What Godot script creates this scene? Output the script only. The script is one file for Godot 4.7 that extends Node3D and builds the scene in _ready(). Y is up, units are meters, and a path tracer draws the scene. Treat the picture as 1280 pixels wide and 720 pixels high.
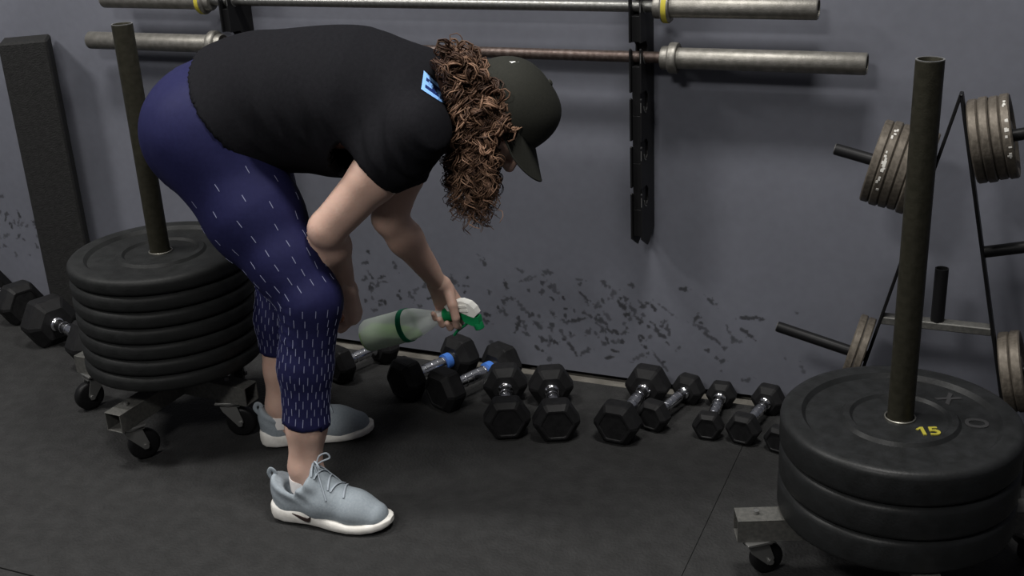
extends Node3D

# ------------------------------------------------------------------ mesh builder
class MB:
	var v := PackedVector3Array()
	var n := PackedVector3Array()
	var col := PackedColorArray()
	var ix := PackedInt32Array()
	var tint := Color(1, 1, 1)
	var tinted := false

	func add(p: Vector3, nn: Vector3) -> int:
		v.append(p)
		n.append(nn)
		if tinted:
			col.append(tint)
		return v.size() - 1

	func face(a: int, b: int, c: int) -> void:      # front faces run clockwise
		var x := (v[b] - v[a]).cross(v[c] - v[a])
		if x.dot(n[a] + n[b] + n[c]) > 0.0:
			ix.append_array([a, c, b])
		else:
			ix.append_array([a, b, c])

	func tri(a: Vector3, b: Vector3, c: Vector3, out: Vector3) -> void:
		var x := (b - a).cross(c - a).normalized()
		if x.dot(out) < 0.0:
			x = -x
		face(add(a, x), add(b, x), add(c, x))

	func quad(a: Vector3, b: Vector3, c: Vector3, d: Vector3, out: Vector3) -> void:
		var x := (c - a).cross(d - b).normalized()
		if x.dot(out) < 0.0:
			x = -x
		var i := add(a, x)
		add(b, x)
		add(c, x)
		add(d, x)
		face(i, i + 1, i + 2)
		face(i, i + 2, i + 3)

	func box(at: Vector3, size: Vector3, bev := 0.002, bs := Basis()) -> void:
		var h := size * 0.5
		bev = minf(bev, minf(h.x, minf(h.y, h.z)) * 0.6)
		var axes := [Vector3.RIGHT, Vector3.UP, Vector3.BACK]
		for a in 3:
			var b := (a + 1) % 3
			var c := (a + 2) % 3
			var ea: Vector3 = axes[a]
			var eb: Vector3 = axes[b]
			var ec: Vector3 = axes[c]
			for s in [-1.0, 1.0]:
				var q := []
				for w in [[-1, -1], [1, -1], [1, 1], [-1, 1]]:
					q.append(at + bs * (ea * s * h[a] + eb * w[0] * (h[b] - bev) + ec * w[1] * (h[c] - bev)))
				quad(q[0], q[1], q[2], q[3], bs * (ea * s))
				if bev > 0.0:
					for t in [-1.0, 1.0]:
						var p0: Vector3 = ea * s * h[a] + eb * t * (h[b] - bev)
						var p1: Vector3 = ea * s * (h[a] - bev) + eb * t * h[b]
						var e := ec * (h[c] - bev)
						quad(at + bs * (p0 - e), at + bs * (p0 + e), at + bs * (p1 + e), at + bs * (p1 - e), bs * (ea * s + eb * t))
		if bev > 0.0:
			for sx in [-1.0, 1.0]:
				for sy in [-1.0, 1.0]:
					for sz in [-1.0, 1.0]:
						tri(at + bs * Vector3(sx * h.x, sy * (h.y - bev), sz * (h.z - bev)), at + bs * Vector3(sx * (h.x - bev), sy * h.y, sz * (h.z - bev)), at + bs * Vector3(sx * (h.x - bev), sy * (h.y - bev), sz * h.z), bs * Vector3(sx, sy, sz))

	# profile of (radius, height) points from the bottom, round the outside, to the top
	func lathe(pr: Array, xf := Transform3D(), segs := 32, ell := Vector2.ONE) -> void:
		var m := pr.size()
		var sn := []
		for j in m - 1:
			var d: Vector2 = pr[j + 1] - pr[j]
			sn.append(Vector2(d.y, -d.x).normalized())
		for j in m - 1:
			var n0: Vector2 = sn[j]
			var n1: Vector2 = sn[j]
			if j > 0 and (sn[j - 1] as Vector2).dot(sn[j]) > 0.72:
				n0 = (sn[j - 1] + sn[j]).normalized()
			if j < m - 2 and (sn[j + 1] as Vector2).dot(sn[j]) > 0.72:
				n1 = (sn[j + 1] + sn[j]).normalized()
			var base := v.size()
			for i in segs + 1:
				var a := TAU * i / segs
				var cs := cos(a)
				var sx := sin(a)
				var p: Vector2 = pr[j]
				var q: Vector2 = pr[j + 1]
				add(xf * Vector3(p.x * cs * ell.x, p.y, p.x * sx * ell.y), (xf.basis * Vector3(n0.x * cs, n0.y, n0.x * sx)).normalized())
				add(xf * Vector3(q.x * cs * ell.x, q.y, q.x * sx * ell.y), (xf.basis * Vector3(n1.x * cs, n1.y, n1.x * sx)).normalized())
			for i in segs:
				var k := base + i * 2
				if (pr[j] as Vector2).x > 1e-6:
					face(k, k + 1, k + 2)
				if (pr[j + 1] as Vector2).x > 1e-6:
					face(k + 1, k + 3, k + 2)

	# flat-sided turning: a polygon of angles instead of a circle
	func facets(pr: Array, angles: Array, xf := Transform3D()) -> void:
		for j in pr.size() - 1:
			var p: Vector2 = pr[j]
			var q: Vector2 = pr[j + 1]
			var d := q - p
			var nn := Vector2(d.y, -d.x).normalized()
			for i in angles.size():
				var a0: float = angles[i]
				var a1: float = angles[(i + 1) % angles.size()]
				if i == angles.size() - 1:
					a1 += TAU
				var am := (a0 + a1) * 0.5
				var out := xf.basis * Vector3(nn.x * cos(am), nn.y, nn.x * sin(am))
				var A := xf * Vector3(p.x * cos(a0), p.y, p.x * sin(a0))
				var B := xf * Vector3(p.x * cos(a1), p.y, p.x * sin(a1))
				var C := xf * Vector3(q.x * cos(a1), q.y, q.x * sin(a1))
				var D := xf * Vector3(q.x * cos(a0), q.y, q.x * sin(a0))
				if p.x < 1e-6:
					tri(A, C, D, out)
				elif q.x < 1e-6:
					tri(A, B, C, out)
				else:
					quad(A, B, C, D, out)

	func tube(pts: Array, radii: Array, sides := 8, flat := 1.0, side := Vector3.ZERO) -> void:
		var m := pts.size()
		var t0: Vector3 = (pts[1] - pts[0]).normalized()
		var up := side if side != Vector3.ZERO else (Vector3.UP if absf(t0.y) < 0.9 else Vector3.RIGHT)
		var base := v.size()
		for i in m:
			var t: Vector3 = (pts[mini(i + 1, m - 1)] - pts[maxi(i - 1, 0)]).normalized()
			var bx := up.cross(t).normalized()
			up = t.cross(bx).normalized()
			var r: float = radii[mini(i, radii.size() - 1)]
			for k in sides:
				var a := TAU * k / sides
				add(pts[i] + bx * cos(a) * r + up * sin(a) * r * flat, (bx * cos(a) * flat + up * sin(a)).normalized())
		for i in m - 1:
			for k in sides:
				var a := base + i * sides + k
				var b := base + i * sides + (k + 1) % sides
				face(a, b, b + sides)
				face(a, b + sides, a + sides)
		for e in [0, m - 1]:
			var t: Vector3 = (pts[0] - pts[1]).normalized() if e == 0 else (pts[m - 1] - pts[m - 2]).normalized()
			var c := add(pts[e], t)
			var f := v.size()
			for k in sides:
				add(v[base + e * sides + k], t)
			for k in sides:
				face(c, f + k, f + (k + 1) % sides)

	# polygon in local XY, pushed out along local Z
	func prism(poly: PackedVector2Array, depth: float, xf := Transform3D()) -> void:
		var tr := Geometry2D.triangulate_polygon(poly)
		for s in [-1.0, 1.0]:
			var z: float = s * depth * 0.5
			for i in range(0, tr.size(), 3):
				var a := poly[tr[i]]
				var b := poly[tr[i + 1]]
				var c := poly[tr[i + 2]]
				tri(xf * Vector3(a.x, a.y, z), xf * Vector3(b.x, b.y, z), xf * Vector3(c.x, c.y, z), xf.basis * Vector3(0, 0, s))
		var cw := Geometry2D.is_polygon_clockwise(poly)
		for i in poly.size():
			var a := poly[i]
			var b := poly[(i + 1) % poly.size()]
			var d := b - a
			var o := Vector2(-d.y, d.x) if cw else Vector2(d.y, -d.x)
			quad(xf * Vector3(a.x, a.y, -depth / 2), xf * Vector3(b.x, b.y, -depth / 2), xf * Vector3(b.x, b.y, depth / 2), xf * Vector3(a.x, a.y, depth / 2), xf.basis * Vector3(o.x, o.y, 0))

	# sections: rows of points of equal count, joined smoothly; ends closed
	func loft(rows: Array) -> void:
		var m: int = rows[0].size()
		var base := v.size()
		for i in rows.size():
			var mid := Vector3.ZERO
			for p in rows[i]:
				mid += p / m
			for k in m:
				var du: Vector3 = rows[i][(k + 1) % m] - rows[i][(k + m - 1) % m]
				var dv: Vector3 = rows[mini(i + 1, rows.size() - 1)][k] - rows[maxi(i - 1, 0)][k]
				var nn := du.cross(dv).normalized()
				if nn.dot(rows[i][k] - mid) < 0.0:
					nn = -nn
				add(rows[i][k], nn)
		for i in rows.size() - 1:
			for k in m:
				var a := base + i * m + k
				var b := base + i * m + (k + 1) % m
				face(a, b, b + m)
				face(a, b + m, a + m)
		for e in [0, rows.size() - 1]:
			var c := Vector3.ZERO
			for p in rows[e]:
				c += p / m
			var o: Vector3 = (rows[0][0] - rows[1][0]) if e == 0 else (rows[-1][0] - rows[-2][0])
			for k in m:
				tri(c, rows[e][k], rows[e][(k + 1) % m], o)

	func mesh() -> ArrayMesh:
		var ar := []
		ar.resize(Mesh.ARRAY_MAX)
		ar[Mesh.ARRAY_VERTEX] = v
		ar[Mesh.ARRAY_NORMAL] = n
		if tinted:
			ar[Mesh.ARRAY_COLOR] = col
		ar[Mesh.ARRAY_INDEX] = ix
		var am := ArrayMesh.new()
		am.add_surface_from_arrays(Mesh.PRIMITIVE_TRIANGLES, ar)
		return am


# ------------------------------------------------------------------ distance field for soft bodies
class Field:
	var o: Vector3
	var c: float
	var nx: int
	var ny: int
	var nz: int
	var d := PackedFloat32Array()

	func _init(lo: Vector3, hi: Vector3, cell: float) -> void:
		o = lo
		c = cell
		nx = int((hi.x - lo.x) / cell) + 2
		ny = int((hi.y - lo.y) / cell) + 2
		nz = int((hi.z - lo.z) / cell) + 2
		d.resize(nx * ny * nz)
		d.fill(1.0)

	# tapered capsule, flattened or widened by s along the axis ax; op 0 joins, 1 cuts away
	func bone(a: Vector3, b: Vector3, ra: float, rb: float, k := 0.03, ax := Vector3.ZERO, s := 1.0, op := 0) -> void:
		var m := maxf(ra, rb) * maxf(1.0, s) + k + 3.0 * c
		var lo := (a.min(b) - Vector3.ONE * m - o) / c
		var hi := (a.max(b) + Vector3.ONE * m - o) / c
		var dd := d
		d = PackedFloat32Array()
		var ab := b - a
		var l2 := maxf(ab.length_squared(), 1e-9)
		var w := 1.0 / (s * s) - 1.0
		var x0 := clampi(int(lo.x), 0, nx - 1)
		var x1 := clampi(int(hi.x) + 1, 0, nx - 1)
		var y0 := clampi(int(lo.y), 0, ny - 1)
		var y1 := clampi(int(hi.y) + 1, 0, ny - 1)
		var z0 := clampi(int(lo.z), 0, nz - 1)
		var z1 := clampi(int(hi.z) + 1, 0, nz - 1)
		var flatb := s != 1.0
		for z in range(z0, z1 + 1):
			for y in range(y0, y1 + 1):
				var i := (z * ny + y) * nx + x0
				var p := o + Vector3(x0, y, z) * c - a
				for x in range(x0, x1 + 1):
					var t := clampf(p.dot(ab) / l2, 0.0, 1.0)
					var q := p - ab * t
					var g := 0.0
					if flatb:
						var l := q.dot(ax)
						g = sqrt(maxf(q.length_squared() + l * l * w, 0.0)) - lerpf(ra, rb, t)
					else:
						g = q.length() - lerpf(ra, rb, t)
					var e := dd[i]
					if op == 0:
						var h := maxf(k - absf(e - g), 0.0)
						dd[i] = minf(e, g) - h * h * 0.25 / k
					else:
						var h2 := maxf(k - absf(e + g), 0.0)
						dd[i] = maxf(e, -g) + h2 * h2 * 0.25 / k
					i += 1
					p.x += c
		d = dd

	# keep what lies behind the plane, within reach of a point
	func cut(at: Vector3, nn: Vector3, reach := 9.0, r := 0.0) -> void:
		nn = nn.normalized()
		var dd := d
		d = PackedFloat32Array()
		var i := 0
		var lim := c * 8.0
		for z in nz:
			for y in ny:
				var p := o + Vector3(0, y, z) * c - at
				for x in nx:
					if dd[i] < lim:
						var g := p.dot(nn)
						if g > -lim and p.length_squared() < reach * reach:
							if r > 0.0:
								var h := maxf(r - absf(dd[i] - g), 0.0)
								dd[i] = maxf(dd[i], g) + h * h * 0.25 / r
							else:
								dd[i] = maxf(dd[i], g)
					i += 1
					p.x += c
		d = dd

	# add folds: f(p) gives how far the surface is pushed out
	func push(f: Callable) -> void:
		var i := 0
		for z in nz:
			for y in ny:
				for x in nx:
					if absf(d[i]) < c * 4.0:
						d[i] -= f.call(o + Vector3(x, y, z) * c)
					i += 1

	func at(p: Vector3) -> float:
		var q := (p - o) / c
		var x := clampi(int(q.x), 0, nx - 2)
		var y := clampi(int(q.y), 0, ny - 2)
		var z := clampi(int(q.z), 0, nz - 2)
		var f := q - Vector3(x, y, z)
		var i := (z * ny + y) * nx + x
		var yy := nx
		var zz := nx * ny
		var a := lerpf(lerpf(d[i], d[i + 1], f.x), lerpf(d[i + yy], d[i + yy + 1], f.x), f.y)
		var b := lerpf(lerpf(d[i + zz], d[i + zz + 1], f.x), lerpf(d[i + zz + yy], d[i + zz + yy + 1], f.x), f.y)
		return lerpf(a, b, f.z)

	func grad(p: Vector3) -> Vector3:
		var e := c * 0.75
		return Vector3(at(p + Vector3(e, 0, 0)) - at(p - Vector3(e, 0, 0)), at(p + Vector3(0, e, 0)) - at(p - Vector3(0, e, 0)), at(p + Vector3(0, 0, e)) - at(p - Vector3(0, 0, e))).normalized()

	# from a point outside, step along dir until the surface
	func hit(p: Vector3, dir: Vector3, far := 0.4) -> Vector3:
		var t := 0.0
		while t < far:
			var q := p + dir * t
			var g := at(q)
			if g < 0.0005:
				return q
			t += clampf(g * 0.6, 0.0005, 0.01)
		return Vector3.INF

	func net(mb: MB) -> void:
		var id := PackedInt32Array()
		id.resize(nx * ny * nz)
		id.fill(-1)
		var off := [0, 1, nx, nx + 1, nx * ny, nx * ny + 1, nx * ny + nx, nx * ny + nx + 1]
		var edges := [[0, 1], [2, 3], [4, 5], [6, 7], [0, 2], [1, 3], [4, 6], [5, 7], [0, 4], [1, 5], [2, 6], [3, 7]]
		var cr := []
		for k in 8:
			cr.append(Vector3(k & 1, (k >> 1) & 1, k >> 2))
		var lim := c * 3.0
		for z in nz - 1:
			for y in ny - 1:
				var i := (z * ny + y) * nx - 1
				for x in nx - 1:
					i += 1
					if absf(d[i]) > lim:
						continue
					var mask := 0
					for k in 8:
						if d[i + off[k]] < 0.0:
							mask |= 1 << k
					if mask == 0 or mask == 255:
						continue
					var s := Vector3.ZERO
					var m := 0
					for e in edges:
						var a: float = d[i + off[e[0]]]
						var b: float = d[i + off[e[1]]]
						if (a < 0.0) != (b < 0.0):
							s += (cr[e[0]] as Vector3).lerp(cr[e[1]], a / (a - b))
							m += 1
					var p := o + (Vector3(x, y, z) + s / m) * c
					id[i] = mb.add(p, grad(p))
		for z in range(1, nz - 1):
			for y in range(1, ny - 1):
				var i := (z * ny + y) * nx
				for x in range(1, nx - 1):
					i += 1
					var a := d[i]
					if absf(a) > lim:
						continue
					if (a < 0.0) != (d[i + 1] < 0.0):
						four(mb, id, i, i - nx, i - nx - nx * ny, i - nx * ny)
					if (a < 0.0) != (d[i + nx] < 0.0):
						four(mb, id, i, i - 1, i - 1 - nx * ny, i - nx * ny)
					if (a < 0.0) != (d[i + nx * ny] < 0.0):
						four(mb, id, i, i - 1, i - 1 - nx, i - nx)

	func four(mb: MB, id: PackedInt32Array, a: int, b: int, e: int, f: int) -> void:
		if id[a] < 0 or id[b] < 0 or id[e] < 0 or id[f] < 0:
			return
		mb.face(id[a], id[b], id[e])
		mb.face(id[a], id[e], id[f])


# ------------------------------------------------------------------ scene helpers
var taken := {}
var M := {}

func numbered(called: String) -> String:
	var k: int = taken.get(called, -1) + 1
	taken[called] = k
	return called if k == 0 else "%s_%03d" % [called, k]

func tag(o: Node3D, label: String, category: String, group := "", kind := "") -> void:
	if label:
		o.set_meta("label", label)
	if category:
		o.set_meta("category", category)
	if group:
		o.set_meta("group", group)
	if kind:
		o.set_meta("kind", kind)

func thing(called: String, label: String, category: String, at := Vector3.ZERO, turn := 0.0, group := "") -> Node3D:
	var o := Node3D.new()
	o.name = numbered(called)
	add_child(o)
	o.position = at
	o.rotation.y = turn
	tag(o, label, category, group)
	return o

func part(called: String, what, m: Material, parent: Node3D = self, at := Vector3.ZERO, bs := Basis()) -> MeshInstance3D:
	var o := MeshInstance3D.new()
	o.name = numbered(called) if parent == self else called
	o.mesh = what.mesh() if what is MB else what
	o.material_override = m
	o.cast_shadow = GeometryInstance3D.SHADOW_CASTING_SETTING_ON
	parent.add_child(o, true)
	o.transform = Transform3D(bs, at)
	return o

func struct(called: String, what, m: Material) -> MeshInstance3D:
	var o := part(called, what, m)
	o.set_meta("kind", "structure")
	return o

func grain(seed_: int, freq: float, lo: Color, hi: Color, size := 256, octaves := 4, type := FastNoiseLite.TYPE_SIMPLEX_SMOOTH) -> ImageTexture:
	var f := FastNoiseLite.new()
	f.seed = seed_
	f.frequency = freq
	f.noise_type = type
	f.fractal_octaves = octaves
	var im := f.get_seamless_image(size, size)
	var by := im.get_data()
	var outb := PackedByteArray()
	outb.resize(size * size * 3)
	for i in size * size:
		var t := by[i] / 255.0
		var cc := lo.lerp(hi, t)
		outb[i * 3] = int(cc.r * 255.0)
		outb[i * 3 + 1] = int(cc.g * 255.0)
		outb[i * 3 + 2] = int(cc.b * 255.0)
	return ImageTexture.create_from_image(Image.create_from_data(size, size, false, Image.FORMAT_RGB8, outb))

func bumps(seed_: int, freq: float, strength := 4.0, size := 256, octaves := 3) -> ImageTexture:
	var f := FastNoiseLite.new()
	f.seed = seed_
	f.frequency = freq
	f.fractal_octaves = octaves
	var im := f.get_seamless_image(size, size)
	im.convert(Image.FORMAT_RGBA8)
	im.bump_map_to_normal_map(strength)
	return ImageTexture.create_from_image(im)

func mat(c: Color, rough := 0.6, metal := 0.0, tex: Texture2D = null, per_m := 4.0, nrm: Texture2D = null, nscale := 1.0) -> StandardMaterial3D:
	var m := StandardMaterial3D.new()
	m.albedo_color = c
	m.roughness = rough
	m.metallic = metal
	m.metallic_specular = 0.3
	if tex or nrm:
		m.uv1_triplanar = true
		m.uv1_scale = Vector3.ONE * per_m
	if tex:
		m.albedo_texture = tex
	if nrm:
		m.normal_enabled = true
		m.normal_texture = nrm
		m.normal_scale = nscale
	return m

func c8(r: int, g: int, b: int) -> Color:
	return Color(r / 255.0, g / 255.0, b / 255.0)

func axis_to(dir: Vector3, side := Vector3.ZERO) -> Basis:      # local Y along dir
	var y := dir.normalized()
	var ref := side if side != Vector3.ZERO else (Vector3.UP if absf(y.y) < 0.9 else Vector3.RIGHT)
	var x := ref.cross(y).normalized() if side == Vector3.ZERO else (ref - y * ref.dot(y)).normalized()
	return Basis(x, y, x.cross(y))

func smooth(pts: Array, per := 6) -> Array:
	var r := []
	for i in pts.size() - 1:
		var a: Vector3 = pts[maxi(i - 1, 0)]
		var d: Vector3 = pts[mini(i + 2, pts.size() - 1)]
		for k in per:
			r.append((pts[i] as Vector3).cubic_interpolate(pts[i + 1], a, d, float(k) / per))
	r.append(pts[-1])
	return r

# ------------------------------------------------------------------ the place
func _ready() -> void:
	var cam := Camera3D.new()
	cam.name = "camera"
	add_child(cam)
	var fw := Vector3(-0.3770, -0.3714, -0.8485).normalized()
	var rt := Vector3(0.9203, -0.0480, -0.3880)
	rt = (rt - fw * rt.dot(fw)).normalized()
	cam.transform = Transform3D(Basis(rt, rt.cross(fw), -fw), Vector3(1.4133, 1.4556, 2.7823))
	cam.fov = 27.432
	cam.near = 0.05
	cam.current = true
	var env := Environment.new()
	env.background_mode = Environment.BG_COLOR
	env.background_color = Color(0, 0, 0)
	env.tonemap_mode = Environment.TONE_MAPPER_LINEAR
	env.tonemap_exposure = 1.5
	env.sdfgi_enabled = true
	env.ssao_enabled = true
	env.ssil_enabled = true
	var we := WorldEnvironment.new()
	we.name = "world_environment"
	we.environment = env
	add_child(we)
	# ceiling panels: place, size (x, z), energy
	for p in [[Vector3(1.0, 3.06, 0.95), Vector2(0.6, 0.28), 3.4, "LED ceiling panel near the grey wall above the right plate stack"], [Vector3(-0.7, 3.06, 1.0), Vector2(0.6, 0.28), 2.8, "LED ceiling panel near the grey wall above the bent person"], [Vector3(-2.3, 3.06, 1.8), Vector2(0.6, 0.6), 4.2, "LED ceiling panel in the left corner of the gym"], [Vector3(0.4, 3.06, 3.6), Vector2(0.6, 0.6), 5.0, "LED ceiling panel behind the camera"]]:
		ceiling_panel(p[0], p[1], p[2], p[3])
	materials()
	room()
	wall_rack()
	barbells()
	trolleys()
	weight_tree()
	dumbbells()
	corner_post()
	person()
	spray_bottle()

func ceiling_panel(at: Vector3, size: Vector2, energy: float, label: String) -> void:
	var t := thing("ceiling_light", label, "ceiling light", at, 0.0, "LED panels on the ceiling")
	var b := MB.new()
	for s in [-1.0, 1.0]:
		b.box(Vector3(s * (size.x / 2 + 0.01), 0, 0), Vector3(0.02, 0.05, size.y + 0.04), 0.002)
		b.box(Vector3(0, 0, s * (size.y / 2 + 0.01)), Vector3(size.x, 0.05, 0.02), 0.002)
	part("frame", b, mat(c8(200, 200, 200), 0.5), t)
	var g := MB.new()
	g.box(Vector3(0, 0, 0), Vector3(size.x, 0.02, size.y), 0.0)
	var m := mat(Color(1, 1, 1), 0.5)
	m.emission_enabled = true
	m.emission = Color(1.0, 0.99, 0.975)
	m.emission_energy_multiplier = 1.5
	part("diffuser", g, m, t)
	var l := AreaLight3D.new()
	l.name = "panel_light"
	l.area_size = size
	l.light_energy = energy
	l.light_color = Color(1.0, 0.99, 0.975)
	l.shadow_enabled = true
	l.area_range = 12.0
	l.area_attenuation = 2.0
	t.add_child(l)
	l.position = Vector3(0, -0.03, 0)
	l.rotation = Vector3(-PI / 2, 0, 0)

func materials() -> void:
	var fine := bumps(3, 0.18, 3.0)
	var mid := bumps(5, 0.05, 4.0)
	M.rubber = mat(Color(1, 1, 1), 0.55, 0.0, grain(11, 0.03, c8(26, 27, 27), c8(38, 39, 39)), 3.0, fine, 0.1)
	M.rubber2 = mat(Color(1, 1, 1), 0.42, 0.0, grain(12, 0.03, c8(25, 26, 26), c8(38, 39, 40)), 3.0, fine, 0.08)
	M.hub = mat(c8(150, 148, 140), 0.35, 0.9)
	M.yellow = mat(c8(150, 142, 52), 0.7)
	M.letters = mat(c8(50, 50, 51), 0.6)
	M.pipe = mat(Color(1, 1, 1), 0.5, 0.45, grain(21, 0.04, c8(44, 43, 35), c8(60, 58, 49)), 5.0, fine, 0.1)
	M.frame_steel = mat(Color(1, 1, 1), 0.55, 0.4, grain(22, 0.05, c8(82, 82, 80), c8(106, 105, 101)), 6.0, fine, 0.2)
	M.zinc = mat(c8(150, 150, 148), 0.35, 0.8)
	M.black_steel = mat(c8(24, 24, 25), 0.45, 0.2)
	M.chrome = mat(c8(225, 226, 230), 0.16, 1.0)
	M.sleeve = mat(Color(1, 1, 1), 0.48, 0.75, grain(31, 0.03, c8(112, 110, 104), c8(150, 147, 141)), 5.0, fine, 0.15)
	M.shaft = mat(Color(1, 1, 1), 0.45, 0.7, grain(32, 0.04, c8(66, 55, 50), c8(104, 94, 90)), 6.0, fine, 0.2)
	M.shaft2 = mat(Color(1, 1, 1), 0.35, 0.85, grain(33, 0.04, c8(112, 112, 109), c8(145, 145, 142)), 6.0, fine, 0.2)
	M.yellow_band = mat(c8(172, 160, 58), 0.6)
	M.iron = mat(Color(1, 1, 1), 0.5, 0.35, grain(41, 0.05, c8(72, 67, 60), c8(112, 105, 96)), 7.0, fine, 0.1)
	M.chip = mat(c8(190, 188, 182), 0.6)
	M.hex_rubber = mat(Color(1, 1, 1), 0.5, 0.0, grain(51, 0.04, c8(22, 22, 23), c8(33, 33, 34)), 5.0, fine, 0.1)
	M.blue_band = mat(c8(66, 112, 190), 0.5)
	M.mat_rubber = mat(Color(1, 1, 1), 0.72, 0.0, grain(61, 0.02, c8(38, 38, 38), c8(48, 48, 48), 512, 5), 1.6, bumps(62, 0.12, 6.0, 512, 4), 0.22)
	M.concrete = mat(Color(1, 1, 1), 0.8, 0.0, grain(63, 0.03, c8(84, 81, 76), c8(108, 105, 99)), 2.0, mid, 0.3)
	M.plain_wall = mat(c8(98, 100, 108), 0.7)
	M.ceiling = mat(c8(170, 170, 168), 0.9)
	M.foam = mat(Color(1, 1, 1), 0.8, 0.0, grain(71, 0.05, c8(28, 28, 28), c8(40, 40, 40)), 4.0, fine, 0.4)
	M.skin = mat(Color(1, 1, 1), 0.55, 0.0, grain(81, 0.02, c8(182, 150, 135), c8(198, 166, 151)), 3.0, fine, 0.08)
	M.skin.metallic_specular = 0.4
	M.skin.subsurf_scatter_enabled = true
	M.skin.subsurf_scatter_strength = 0.1
	M.shirt = mat(Color(1, 1, 1), 0.85, 0.0, grain(82, 0.06, c8(20, 20, 23), c8(27, 27, 30)), 6.0, bumps(83, 0.25, 2.0), 0.25)
	M.leggings = mat(Color(1, 1, 1), 0.6, 0.0, grain(84, 0.05, c8(28, 29, 60), c8(34, 35, 69)), 6.0, bumps(85, 0.3, 2.0), 0.15)
	M.shirt.metallic_specular = 0.15
	M.leggings.metallic_specular = 0.2
	M.dash = mat(c8(122, 126, 152), 0.6)
	M.cap = mat(Color(1, 1, 1), 0.85, 0.0, grain(86, 0.08, c8(34, 35, 31), c8(44, 44, 39)), 8.0, bumps(87, 0.3, 2.0), 0.3)
	M.white = mat(c8(225, 225, 222), 0.6)
	M.hair = mat(Color(1, 1, 1), 0.5)
	M.hair.vertex_color_use_as_albedo = true
	M.hair_core = mat(c8(58, 40, 32), 0.7)
	M.knit = mat(Color(1, 1, 1), 0.8, 0.0, grain(88, 0.06, c8(128, 137, 144), c8(150, 158, 164)), 9.0, bumps(89, 0.3, 3.0), 0.4)
	M.sole = mat(Color(1, 1, 1), 0.6, 0.0, grain(90, 0.03, c8(206, 203, 196), c8(232, 230, 225)), 6.0)
	M.sock = mat(c8(228, 224, 222), 0.9)
	M.lace = mat(c8(150, 158, 166), 0.8)
	M.dark_mark = mat(c8(48, 38, 36), 0.6)
	M.print_blue = mat(c8(128, 176, 236), 0.6)
	M.print_dark = mat(c8(22, 40, 92), 0.6)

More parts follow.
